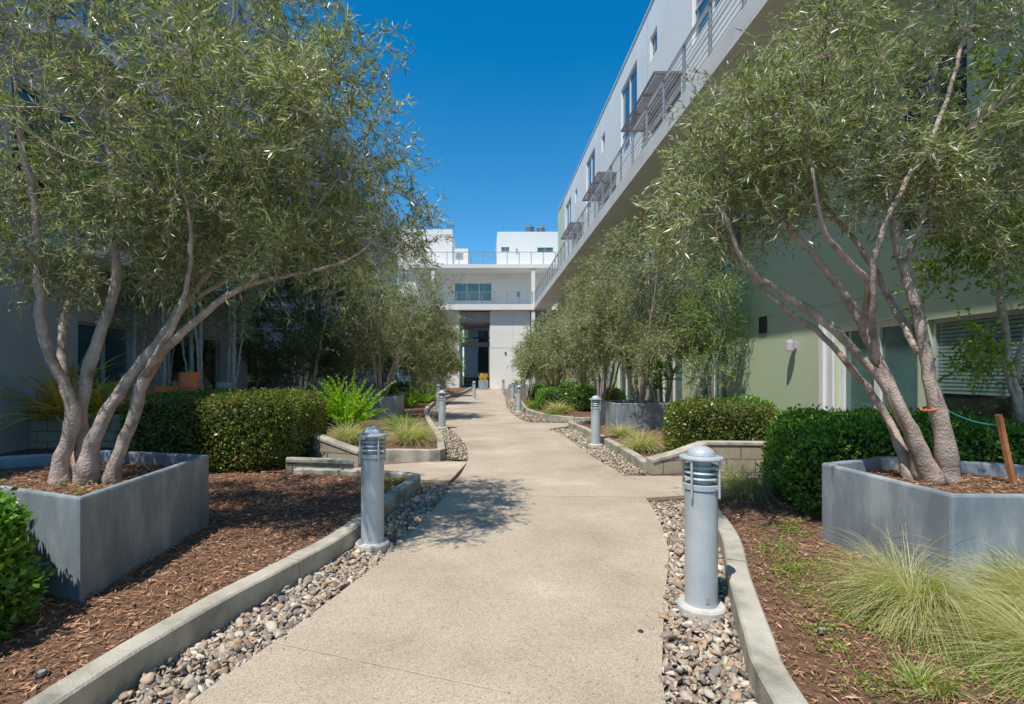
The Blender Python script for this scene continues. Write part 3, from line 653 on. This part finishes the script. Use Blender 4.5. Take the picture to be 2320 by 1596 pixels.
tree('olive_tree','large multi stemmed olive tree in the near left planter, arching over the path','tree',(-3.2,4.12,.6),[
 [(-3.36,4.05,.6,.095),(-3.36,4.05,.76,.062),pp(165,930,4.05,.062),pp(112,780,3.95,.05),pp(95,560,3.9,.038),pp(60,350,3.8,.026),pp(30,150,3.7,.015)],
 [(-3.28,4.2,.6,.095),(-3.27,4.2,.76,.065),pp(200,900,4.2,.066),pp(268,680,4.3,.052),pp(268,540,4.3,.044),pp(235,250,4.2,.032),pp(200,20,4.1,.022),pp(190,-200,4.0,.013)],
 [(-3.18,4.1,.6,.10),(-3.15,4.1,.76,.068),pp(250,930,4.15,.066),pp(420,690,4.5,.05),pp(495,560,4.6,.038),pp(490,260,4.8,.03),pp(520,80,5,.02),pp(560,-150,5,.012)],
 [(-3.05,4.15,.6,.09),(-3.02,4.15,.76,.056),pp(330,850,4.2,.05),pp(450,735,4.25,.04),pp(555,655,4.3,.030),pp(680,625,4.3,.019),pp(790,585,4.3,.012),pp(860,530,4.3,.007),pp(900,490,4.3,.004)],
 [(-3.3,4.25,.6,.075),pp(150,800,4.6,.045),pp(170,600,4.9,.034),pp(120,300,5.2,.02)],
 [pp(420,690,4.5,.032),pp(560,590,4.9,.026),pp(680,380,5.2,.017),pp(760,250,5.3,.008)],
 [pp(330,850,4.2,.035),pp(400,720,4.0,.028),pp(430,560,3.9,.02),pp(400,350,3.8,.012)],
 [pp(555,655,4.3,.022),pp(700,500,4.3,.014),pp(780,380,4.3,.008),pp(820,300,4.3,.004)]],
 [(-3.0,4.3,4.2,1.7,1.5,1.9,5.0),(-1.75,4.6,4.1,1.15,1.2,1.4,3.3),(-3.6,4.2,2.7,.95,.9,.75,2.0),(-1.3,4.4,3.1,.95,.9,.7,2.1),(-2.5,4.5,2.7,1.0,.9,.6,1.8),(-3.3,4.6,3.4,1.2,1.0,.8,1.3),(-2.1,4.5,3.4,1.0,.9,.6,1.3),(-1.6,4.3,2.62,.85,.5,.3,1.1),(-1.5,3.5,3.5,.65,.5,.55,.8)],
 1080,6,16,.076,.145,M['bark'],M['olive'],3,ymin=2.9)
tree('olive_tree','large multi stemmed olive tree in the near right planter, staked with a teal cord','tree',(3.63,4.12,.6),[
 [(3.55,4.15,.6,.075),pp(2060,980,4.15,.056),pp(1990,850,4.2,.046),pp(1830,700,4.3,.038),pp(1690,600,4.3,.028),pp(1630,470,4.3,.017),pp(1600,350,4.3,.01)],
 [(3.6,4.08,.6,.08),pp(2050,950,4.12,.058),pp(1960,750,4.25,.047),pp(1890,640,4.3,.04),pp(1740,450,4.4,.026),pp(1650,330,4.4,.016),pp(1610,200,4.4,.008)],
 [(3.72,4.12,.6,.09),(3.7,4.12,.78,.064),pp(2105,880,4.1,.064),pp(2080,740,4.1,.054),pp(2020,560,4.2,.042),pp(1990,400,4.4,.03),pp(1920,270,4.5,.022),pp(1850,50,4.5,.013)],
 [pp(1985,820,4.2,.04),pp(1975,620,3.95,.03),pp(2030,450,3.9,.024),pp(2130,220,3.9,.018),pp(2200,0,3.9,.011)],
 [pp(2085,800,4.1,.04),pp(1960,580,4.6,.028),pp(1830,420,4.7,.019),pp(1800,200,4.8,.01)],
 [pp(2050,650,4.15,.033),pp(2120,400,4.2,.024),pp(2250,250,4.2,.015)],
 [(3.5,4.2,.6,.055),pp(2010,960,4.4,.042),pp(1900,800,4.6,.034),pp(1760,690,4.8,.027),pp(1650,560,4.9,.018),pp(1560,430,4.9,.009)],
 [pp(1960,760,4.25,.034),pp(1960,640,4.0,.026),pp(1870,520,3.8,.02),pp(1840,380,3.7,.013)]],
 [(3.75,4.3,4.5,1.3,1.5,1.4,4.6),(2.85,4.4,3.95,.85,1.0,.75,2.1),(2.25,4.5,3.5,.75,.9,.55,2.0),(1.95,4.5,2.95,.6,.8,.5,1.7),(3.2,4.5,3.05,1.0,.9,.45,1.6),(4.4,4.2,3.3,.8,.8,.9,1.5)],
 920,6,16,.076,.145,M['bark'],M['olive'],5,ymin=2.9,keep=lambda A:(A[:,0]-.25)/np.maximum(A[:,1],.1)*1160+1100>1440+np.maximum(0,(A[:,2]-3.0)/A[:,1]*1160-100)*.95)
tree('leafy_tree','bright green small leaved tree leaning in at the far right edge of the frame','tree',(5.5,5.3,.07),[
 [(5.5,5.3,.07,.05),(5.45,5.3,1.2,.04),(5.2,5.2,2.2,.03),(5.0,5.0,3.4,.02)],[(5.5,5.25,.9,.03),(5.1,5.0,1.5,.02),(4.8,4.9,1.9,.01)],[(5.45,5.3,1.3,.03),(5.7,5.3,2.5,.02),(5.6,5.2,4.2,.012)]],
 [(5.2,5.1,2.7,.7,.6,.9,3),(4.9,5.0,1.75,.4,.4,.3,.7),(5.5,5.1,4.0,.9,.7,.9,2)],210,5,14,.05,.55,M['bark2'],M['brleaf'],8,twl=.3)
def autolimbs(bx,by,bz,cx,cy,cz,rx,rz,n,r,rs):
    out=[]
    for k in range(n):
        a=2*math.pi*k/n+rs.uniform(-.4,.4); q=rs.uniform(.45,.85)
        ex=cx+rx*q*math.cos(a); ey=cy+rx*q*math.sin(a); ez=cz+rz*rs.uniform(-.2,.5)
        mx=bx+(ex-bx)*.4; my=by+(ey-by)*.4; mz=bz+(ez-bz)*.42
        out.append([(bx+.06*math.cos(a),by+.06*math.sin(a),bz,r*1.2),(mx,my,mz,r*.8),(bx+(ex-bx)*.7+rs.normal(0,.12),by+(ey-by)*.7,bz+(ez-bz)*.75,r*.5),(ex,ey,ez,r*.25)])
    return out
rs=np.random.RandomState(4)
under=lambda A: A[:,2]<1.3+(A[:,0]-.3)/.80     # crowns kept below the raised walkway edge
def mid(label,bx,by,bz,cx,cy,cz,rx,rz,nat,mat,seed,LL=.085,LW=.2,k=6,ml=13,name='olive_tree',n=7,r=.045,extra=[],bark='bark',keep=None,low=1.6):
    blobs=[(cx,cy,cz,rx,rx,rz,5)]+extra
    if low:
        q=np.random.RandomState(seed+500)
        for j in range(3):
            a=q.uniform(0,6.28); blobs.append((cx+rx*.6*math.cos(a),cy+rx*.6*math.sin(a),1.9+q.uniform(-.3,.5),.7,.7,.7,low/3*1.2))
    return tree(name,label,'tree',(bx,by,bz),autolimbs(bx,by,bz,cx,cy,cz,rx,rz,n,r,rs),blobs,nat,k,ml,LL,LW,M[bark],M[mat],seed,twl=.42,twr=.003,sides=6,keep=keep)
mid('olive tree in the mid distance planter right of the path',4.1,13.6,.6,3.95,13.5,3.7,1.75,1.7,860,'olive2',21,extra=[(2.9,13.4,2.7,.8,.8,.8,1.3),(4.9,13.4,2.8,.9,.9,1,1)],keep=under)
mid('slender yellow green tree between the mid distance planter and the green wall',5.5,12.3,.08,5.35,12.3,3.0,.65,1.8,280,'brleaf',22,.05,.5,5,12,'leafy_tree',3,.03,bark='bark2',low=0)
mid('olive tree in the small planter left of the path',-3.4,16.6,.6,-3.0,16.5,3.8,1.85,1.8,820,'olive2',23,extra=[(-1.9,16.5,2.7,.85,.9,.9,1.5)])
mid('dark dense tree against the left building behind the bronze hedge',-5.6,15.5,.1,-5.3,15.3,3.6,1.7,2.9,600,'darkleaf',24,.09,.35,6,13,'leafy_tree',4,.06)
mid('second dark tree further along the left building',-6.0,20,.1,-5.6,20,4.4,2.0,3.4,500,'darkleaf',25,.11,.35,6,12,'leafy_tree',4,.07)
mid('far left olive tree beyond the small planter',-3.6,26.6,.6,-3.0,24.5,3.2,1.7,1.8,480,'olive2',26,.11,.26,6,10)
mid('farthest left olive tree, close to the dark passage',-3.9,34,.1,-3.4,33,3.0,1.9,2.1,380,'olive2',27,.13,.26,6,9)
mid('far right olive tree beyond the mid distance planter',3.2,24,.6,3.0,23,2.8,1.8,1.5,500,'olive2',28,.11,.26,6,10,keep=under)
mid('right olive tree between the two grey planters',4.4,18.8,.1,4.1,18.5,3.4,1.7,1.8,520,'olive2',29,.1,.26,6,11,keep=under)
mid('farthest right olive tree near the walkway column',3.9,33,.1,3.9,33,3.1,2.1,2.0,380,'olive2',30,.13,.26,6,9,keep=under)
mid('broad distant tree along the far green wall',4.9,41,.1,4.8,41,3.2,1.9,2.2,260,'olive2',31,.15,.26,6,9,keep=under)
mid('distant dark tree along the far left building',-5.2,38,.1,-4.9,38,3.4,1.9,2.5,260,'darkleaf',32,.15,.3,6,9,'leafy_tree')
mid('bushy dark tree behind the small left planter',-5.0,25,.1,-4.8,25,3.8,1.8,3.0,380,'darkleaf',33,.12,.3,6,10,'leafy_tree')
sx=[(-8.0,11.6,0),(-7.6,12.2,.9),(-7.3,11.6,2),(-6.9,12.1,3.2),(-6.45,11.7,4.1),(-6.15,12.3,5.2),(-5.9,11.9,.4)]
x,y,_=sx[0]
s0=tree('slender_tree','tall slender pale trunked tree in the terrace grove','tree',(x,y,.6),[[(x,y,.6,.045),(x+.05,y,2.2,.04),(x+.02,y+.05,4,.03),(x+.12,y,6.5,.015)],[(x+.02,y,.9,.025),(x+.22,y+.1,2.5,.02),(x+.3,y+.15,4.6,.012)]],
 [(x+.1,y,4.9,.8,.8,2.5,5)],230,6,12,.08,.26,M['bark2'],M['olive2'],40,twl=.35,group='slender trees in the terrace grove',twr=.003)
for (x,y,a) in sx[1:]: dup(s0,(x,y,.6),'tall slender pale trunked tree in the terrace grove',a,scale=random.uniform(.85,1.08))

# ------------------------------------------------------------------ hedges
def hedge(label,q,z0,z1,n,LL,mat,seed,LW=.55,ex=5.,wb=.035):
    rs=np.random.RandomState(seed); q=np.array(q,float); c=q.mean(0); t=thing('clipped_hedge',(c[0],c[1],z0),label,'hedge')
    ux=(q[1]+q[2]-q[0]-q[3])/4; uy=(q[2]+q[3]-q[0]-q[1])/4; lx_,ly_=np.linalg.norm(ux),np.linalg.norm(uy); hz=(z1-z0)/2
    def mp(p,s=1.0):
        r=(np.abs(p)**ex).sum(-1,keepdims=True)**(1/ex); p=p/r*s
        a,b,cc=p[...,0:1],p[...,1:2],p[...,2:3]
        xy=((1-a)*(1-b)*q[0]+(1+a)*(1-b)*q[1]+(1+a)*(1+b)*q[2]+(1-a)*(1+b)*q[3])/4
        z=z0+hz*(1+cc)
        o=np.concatenate([xy,z],-1) 
        w=wb*(np.sin(o[...,0:1]*5+o[...,2:3]*4+seed)+np.sin(o[...,1:2]*6.1-o[...,0:1]*3+seed*2)+.6*np.sin(o[...,0:1]*13+o[...,1:2]*11+o[...,2:3]*12)); return o+p*w
    def nr(p):
        r=np.sign(p)*np.abs(p)**5; v=np.concatenate([r[:,0:1]*(ux/lx_)[None]+r[:,1:2]*(uy/ly_)[None],r[:,2:3]],1); return norm(v)
    ar=np.array([lx_*ly_,ly_*hz,ly_*hz,lx_*hz,lx_*hz]); fc=rs.choice(5,n,p=ar/ar.sum()); u=rs.uniform(-1,1,(n,2)); p=np.zeros((n,3))
    for k,(ax,sg) in enumerate([(2,1),(0,-1),(0,1),(1,-1),(1,1)]):
        s=fc==k; o=[i for i in range(3) if i!=ax]; p[s,ax]=sg; p[s,o[0]]=u[s,0]; p[s,o[1]]=u[s,1]
    N=nr(p); P=mp(p)-N*(np.abs(rs.normal(0,.05,(n,1)))-.03)+N*(rs.uniform(0,1,(n,1))>.93)*rs.uniform(0,.08,(n,1))
    D=norm(rs.normal(0,.7,(n,3))+N*.6+np.array([0,0,.25])); ls=rs.uniform(.6,1.2,n)*LL
    leaves('foliage',P,D,norm(N*.8+rs.normal(0,.6,(n,3))),ls,ls*LW,M[mat],t,.5)
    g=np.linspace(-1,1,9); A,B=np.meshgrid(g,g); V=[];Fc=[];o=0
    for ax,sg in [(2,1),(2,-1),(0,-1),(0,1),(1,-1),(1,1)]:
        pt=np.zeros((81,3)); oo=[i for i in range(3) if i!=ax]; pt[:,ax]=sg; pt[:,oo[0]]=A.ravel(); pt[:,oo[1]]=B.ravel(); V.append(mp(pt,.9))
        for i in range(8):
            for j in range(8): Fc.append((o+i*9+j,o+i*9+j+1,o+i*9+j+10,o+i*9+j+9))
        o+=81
    npmesh('shade_core',np.concatenate(V),Fc,M['core'],t,True); return t  # solid core, the hedge's inner shade is put into its near-black colour
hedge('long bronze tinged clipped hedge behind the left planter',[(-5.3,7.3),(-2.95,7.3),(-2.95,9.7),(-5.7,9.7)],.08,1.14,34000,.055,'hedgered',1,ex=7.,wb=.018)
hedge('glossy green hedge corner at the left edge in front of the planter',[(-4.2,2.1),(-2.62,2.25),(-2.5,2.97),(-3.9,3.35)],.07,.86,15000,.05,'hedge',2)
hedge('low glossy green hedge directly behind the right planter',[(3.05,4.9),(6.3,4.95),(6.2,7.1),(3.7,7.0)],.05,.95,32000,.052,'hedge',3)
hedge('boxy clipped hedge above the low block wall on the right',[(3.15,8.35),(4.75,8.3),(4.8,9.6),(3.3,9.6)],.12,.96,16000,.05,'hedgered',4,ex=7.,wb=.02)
hedge('clipped hedge behind the pointed far bed',[(1.95,19.3),(4.8,18.2),(5.6,20.5),(2.1,21.2)],.09,.85,9000,.07,'hedge',5)
hedge('clipped hedge between the mid distance planter and the slender tree',[(4.85,10.6),(6.1,10.6),(6.1,12.0),(4.95,12.0)],.09,.9,5000,.06,'hedge',6)
hedge('far clipped hedge under the right olive trees',[(2.2,25.5),(5.5,25.2),(5.5,27),(2.4,27.2)],.09,.95,5000,.09,'hedge',7)
hedge('far clipped hedge left of the path bend',[(-5.5,28.2),(-3.0,28.2),(-3.0,30.5),(-5.5,30.5)],.09,.9,4000,.09,'hedge',8)

# ------------------------------------------------------------------ grasses and plants
def blades(name,p,n,r0,L0,L1,w,mat,parent,seed,lean=(0,0),th=(.1,.9),bend=1.3,K=7):
    rs=np.random.RandomState(seed); az=rs.uniform(0,6.28,n); th0=rs.uniform(th[0],th[1],n); L=rs.uniform(L0,L1,n)
    rr=r0*np.sqrt(rs.uniform(0,1,n)); P=np.zeros((n,K,3)); P[:,0]=np.array(p)+np.stack([rr*np.cos(az+1),rr*np.sin(az+1),np.zeros(n)],1)
    h=np.stack([np.cos(az)+lean[0],np.sin(az)+lean[1]],1); hl=np.linalg.norm(h,axis=1,keepdims=True); h=h/hl; th0=th0*np.clip(hl[:,0],.6,1.5)
    bd=rs.uniform(.5,1.2,n)*bend
    cl=rs.randint(0,14,n); wob=rs.normal(0,.12,(n,2))+rs.normal(0,.25,(14,2))[cl]
    for k in range(1,K):
        a=th0+bd*((k/(K-1))**1.3); st=(L/(K-1))[:,None]; hh=h+wob*k*.3
        P[:,k]=P[:,k-1]+st*np.concatenate([hh*np.sin(a)[:,None],np.cos(a)[:,None]],1)
    P[:,:,2]=np.maximum(P[:,:,2],p[2]+.01)
    sd=np.stack([-h[:,1],h[:,0],rs.normal(0,.3,n)],1); sd=norm(sd); wd=w*np.array([.6]+[1]*(K-3)+[.7,.15])*.5
    V=np.stack([P-sd[:,None]*wd[None,:,None],P+sd[:,None]*wd[None,:,None]],2).reshape(-1,3)
    i=np.arange(n)[:,None]*K*2+np.arange(K-1)[None]*2; f=np.stack([i,i+1,i+3,i+2],-1).reshape(-1,4)
    return npmesh(name,V,f,mat,parent)
def tuft(x,y,label,L=.6,n=900,w=.003,lean=(-.3,0),mat='fgrass',seed=0,z=.08,r0=.09,bend=1.4,gr=4,K=7,th=(.1,.9)):
    t=thing('grass_tuft',(x,y,z),label,'grass tuft'); blades('blades',(x,y,z),n,r0,L*.4,L,w,M[mat],t,seed,lean,bend=bend,K=K,th=th)
    blades('green_blades',(x,y,z),n//gr,r0*.8,L*.35,L*.7,w*1.1,M['ggrass'],t,seed+50,lean,bend=bend*.8,K=K,th=th); return t
tuft(2.56,3.05,'broad feather grass tuft combed to the left in front of the right planter',.68,1900,.0021,(-.9,.0),seed=1,r0=.10,bend=2.1,K=9)
tuft(3.3,2.95,'feather grass tuft against the front face of the right planter',.68,1800,.0021,(-.8,.1),seed=2,r0=.10,bend=2.0,K=9)
tuft(2.72,2.36,'feather grass tuft cut by the bottom right corner of the photo',.62,1800,.002,(-.6,-.1),seed=3,r0=.10,bend=2.1,K=9)
tuft(1.98,2.3,'short green grass clump at the bottom edge beside the right curb',.2,130,.0025,(-.1,0),'fgrass',4,r0=.1,gr=1)
tuft(3.05,6.05,'feather grass tuft between the nearest right bollard and the green hedge',.62,1100,.0035,(-.2,-.2),seed=5,bend=1.8)
tuft(2.85,9.3,'feather grass tuft between the straight curb and the boxy hedge',.65,900,.005,(-.1,0),seed=6,bend=1.7)
tuft(3.0,11.3,'feather grass tuft just before the mid distance planter',.55,500,.006,(0,0),seed=7)
tuft(-1.5,10.3,'wide golden feather grass tuft inside the left curb corner',.8,1200,.005,(.1,-.1),seed=8,r0=.15,bend=1.6)
tuft(-2.75,10.4,'golden feather grass tuft below the bright fern',.75,1000,.005,(0,-.1),seed=9,r0=.15,bend=1.6)
tuft(-2.1,12.6,'darker grass tuft between the left curb and the small planter',.7,700,.007,(0,-.1),'ggrass',10,r0=.15)
tuft(2.6,18.2,'pale grass tuft on the mulch of the pointed far bed',.7,600,.01,(0,0),seed=11,r0=.12)
tuft(2.0,20.6,'green grass tuft by the third right bollard',.65,500,.01,(0,0),'ggrass',12)
tuft(2.2,16.9,'small grass clump in the narrow tip of the far bed',.4,300,.009,(0,0),'ggrass',13)
def ground_leaves(poly,n,LL,label,mat,z,ymin=None,ymax=None):
    s=sample(poly,n,R,ymin,ymax); cl=s[R.randint(0,max(6,n//60),n)]; s=cl+R.normal(0,.07,(n,2))
    D=np.stack([R.normal(size=n),R.normal(size=n),R.uniform(.1,.9,n)],1); P=np.stack([s[:,0],s[:,1],np.full(n,z)+R.uniform(0,.03,n)],1)
    tag(leaves('ground_cover',P,D,R.normal(size=(n,3))+np.array([0,0,1.5]),R.uniform(.5,1,n)*LL,R.uniform(.5,1,n)*LL*.5,M[mat]),label,'ground cover',kind='stuff')
ground_leaves([(1.6,2.2),(2.4,2.2),(2.6,4.2),(3.0,4.9),(2.35,4.6),(1.95,3.4)],3600,.026,'scattered small green weeds in the right bed','brleaf',.085)
ground_leaves([(-1.4,5.8),(-1.1,5.9),(-1.05,6.8),(-2.0,6.9)],700,.03,'low green weeds behind the nearest left bollard','brleaf',.085)
ground_leaves(bedL2,5000,.09,'mixed green ground cover in the long left bed','hedge',.1,11,40)
ground_leaves(bedR3,3500,.09,'mixed green ground cover in the far right bed','hedge',.1,19,42)
ground_leaves([(-3.3,3.9),(-2.8,3.6),(-2.75,4.4),(-3.3,4.6)],160,.03,'a few weeds on the soil of the left planter','brleaf',.64)
def fern(x,y,z,n,L,label,seed,mat='fern'):
    rs=np.random.RandomState(seed); t=thing('fern',(x,y,z),label,'fern'); Ps=[];Ds=[];Ls=[];m=MB()
    for k in range(n):
        a=rs.uniform(0,6.28); th=rs.uniform(.15,1.05); l=L*rs.uniform(.7,1.1); K=12; p=np.array([x+.08*math.cos(a),y+.08*math.sin(a),z]); C_=[p]
        for j in range(K):
            an=th+.45*(j/K); p=p+l/K*np.array([math.sin(an)*math.cos(a),math.sin(an)*math.sin(a),math.cos(an)]); C_.append(p)
        C_=np.array(C_); m.tube([tuple(q) for q in C_],list(np.linspace(.008,.003,K+1)),4)
        nn=150; u=rs.uniform(.12,1,nn); i0=np.minimum((u*K).astype(int),K-1); pos=C_[i0]+(C_[i0+1]-C_[i0])*(u*K-i0)[:,None]; tg=norm(C_[i0+1]-C_[i0])
        Ps.append(pos);Ds.append(norm(rs.normal(0,.6,(nn,3))+tg*.7));Ls.append(.095*(1-u*.65)*L)
    m.build('stems',M['ggrass'],t); P=np.concatenate(Ps); ls=np.concatenate(Ls); leaves('fronds',P,np.concatenate(Ds),rs.normal(size=P.shape),ls,ls*.3,M[mat],t)
fern(-3.45,12.9,.1,50,1.55,'large bright green foxtail fern left of the path',1)
fern(-4.3,13.8,.1,25,1.4,'second bright fern clump behind the large one',2)
fern(-3.1,21,.1,28,1.1,'far bright fern near the left curb bend',3)
fern(-2.8,24,.1,24,1.0,'farthest bright fern beside the left path edge',4)
for i,(x,y,l,s) in enumerate(((-8.3,9.95,'orange and green flax plant at the left edge above the terrace wall',1.6),(-7.75,10.1,'bushy green and yellow flax behind the terrace wall',1.1),(-6.95,10.3,'small orange tipped flax at the corner of the terrace',.8))):
    t=thing('flax_plant',(x,y,.6),l,'plant'); blades('leaves',(x,y,.6),150,.35,.5*s,1.0*s,.05,M['flax'],t,70+i,(.2,-.3),(.1,1.1),.9)
def dracaena(x,y,z,h,label,seed):
    rs=np.random.RandomState(seed); t=thing('dracaena',(x,y,z),label,'plant')
    for k in range(6):
        a=rs.uniform(0,6.28); hh=h*rs.uniform(.5,1); e=(x+.5*math.cos(a)*hh/h,y+.5*math.sin(a)*hh/h,z+hh)
        m=MB(); m.tube([(x,y,z),(x+.25*math.cos(a),y+.25*math.sin(a),z+hh*.5),e],[.05,.035,.03],6); m.build('stem',M['bark2'],t)
        blades('leaf_rosette',e,50,.03,.35,.6,.035,M['ggrass'],t,seed*10+k,(0,0),(.1,1.8),.6,5)
dracaena(1.95,24.5,.1,2.6,'spiky dracaena on pale stems at the right path bend',3)
dracaena(3.7,16.7,.1,4.0,'tall spiky dracaena behind the mid distance olive tree',4)
dracaena(4.9,14.2,.1,1.6,'low strap leaved dracaena beside the mid distance planter',5)
def pot(x,y,z,r,h,label,mat):
    t=thing('flower_pot',(x,y,z),label,'pot'); m=MB(); m.lathe([(r*.7,z),(r*.93,z+h*.8),(r*1.05,z+h*.8),(r*1.08,z+h),(r*.95,z+h),(r*.93,z+h-.06),(0.01,z+h-.06)],x,y,24); m.build('pot_body',M[mat],t,False)
    blades('seedling',(x,y,z+h-.06),25,r*.5,.1,.3,.012,M['ggrass'],t,int(abs(x)*10))
pot(-6.05,10.45,.0,.17,1.52,'tall terracotta pot just behind the bronze hedge','terra')
pot(-6.75,10.75,.6,.22,.62,'low wide terracotta pot left of the taller one','terra')
pot(-5.75,11.3,.0,.17,1.3,'grey pot on the terrace right of the terracotta pots','planter')
t=thing('square_planter_pot',(-.2,47,0),'small white square pot with yellow green plants at the passage entrance','pot')
m=MB(); m.prism([(-.65,46.6),(.25,46.6),(.25,47.5),(-.65,47.5)],0,.85); m.build('pot_body',M['planter'],t,bevel=.02); blades('leaves',(-.2,47,.84),70,.35,.4,.8,.07,M['flax'],t,99,(0,0),(.05,.5),.3)
t=thing('low_bench_planter',(2.7,44,0),'low dark box by the far right end of the path','box'); m=MB(); m.prism([(2.0,43.6),(3.6,43.6),(3.6,44.4),(2.0,44.4)],0,.55); m.build('box_body',M['planter'],t,bevel=.02); blades('leaves',(2.8,44,.54),60,.5,.3,.6,.05,M['ggrass'],t,98,(0,0),(.05,.6),.4)
sp_=at(2262,940,4.05); sb=at(2290,1070,4.05)
m=MB(); ax=Vector(sp_)-Vector(sb); m.tube([Vector(sb)-ax*.9,Vector(sp_)],[.024,.026],6); tag(m.build('tree_stake',M['wood']),'reddish wooden stake driven in behind the right planter','stake')
c0=at(2135,925,4.1); c1=at(2265,965,4.05)
t=thing('tree_tie',c0,'orange strap and teal cord tying the right olive tree to its stake','tree tie')
m=MB(); m.tube([tuple(np.array(c0)+(np.array(c1)-np.array(c0))*u+np.array([0,0,-.03*math.sin(u*3.14)])) for u in np.linspace(0,1,9)],.005,6); m.build('cord',M['teal'],t)
m=MB(); cx,cy,cz=at(2112,925,4.1); m.tube([(cx+.07*math.cos(a),cy+.07*math.sin(a),cz+.02*math.cos(a)) for a in np.linspace(0,6.28,20)],.009,6); m.tube([(cx+.068,cy-.03,cz),c0],.009,6); m.build('strap',M['orange'],t)
def spr(x,y,label):
    t=thing('sprinkler_head',(x,y,.08),label,'sprinkler'); m=MB(); m.lathe([(.026,.06),(.026,.092),(.022,.097),(.0,.097)],x,y,16); m.build('body',M['black'],t); m=MB(); m.lathe([(.015,.097),(.015,.105),(.002,.106)],x,y,12); m.build('nozzle',M['metal'],t)
spr(2.36,4.15,'small round sprinkler head in the mulch near the right planter'); spr(1.84,2.8,'small round sprinkler head just inside the right curb'); spr(-2.08,2.4,'small round sprinkler head just inside the left curb')
m=MB(); m.lathe([(.016,.002),(.016,.006),(.013,.008),(.002,.008)],.9,2.97,18); tag(m.build('survey_disc',M['black']),'tiny dark round disc set in the path','disc')

# ------------------------------------------------------------------ light, camera
w=bpy.data.worlds.new('World'); scene.world=w; w.use_nodes=True; nt=w.node_tree; bg=nt.nodes['Background']
SD=Vector((.285,.40,-1))
sk=nt.nodes.new('ShaderNodeTexSky'); sk.sky_type='NISHITA'; sk.sun_disc=False; sk.sun_elevation=math.atan2(1,math.hypot(SD.x,SD.y)); sk.sun_rotation=math.atan2(-SD.x,-SD.y)%(2*math.pi); sk.air_density=1.0; sk.dust_density=.2; sk.ozone_density=3
v1=nt.nodes.new('ShaderNodeVectorMath'); v1.operation='MULTIPLY_ADD'; v1.inputs[1].default_value=(1.0,1.42,1.5); v1.inputs[2].default_value=(-.95,-.6,0)
v2=nt.nodes.new('ShaderNodeVectorMath'); v2.operation='MAXIMUM'; v2.inputs[1].default_value=(.02,.02,.02)
nt.links.new(sk.outputs[0],v1.inputs[0]); nt.links.new(v1.outputs[0],v2.inputs[0]); nt.links.new(v2.outputs[0],bg.inputs[0]); bg.inputs[1].default_value=.11
sl=bpy.data.lights.new('sun','SUN'); sl.energy=5; sl.angle=math.radians(.5); sl.color=(1,.95,.86)
so=bpy.data.objects.new('sun',sl); C.objects.link(so); so.location=(-10,-20,30); so.rotation_euler=SD.to_track_quat('-Z','Y').to_euler()
cam=bpy.data.cameras.new('camera'); cam.lens=18; cam.sensor_width=36; cam.shift_x=60/2320; cam.shift_y=48/2320; cam.clip_end=1000; cam.clip_start=.05
co=bpy.data.objects.new('camera',cam); C.objects.link(co); co.location=(0,0,H); co.rotation_euler=(math.pi/2,0,0); scene.camera=co
scene.view_settings.view_transform='Standard'; scene.view_settings.look='None'; scene.view_settings.exposure=0
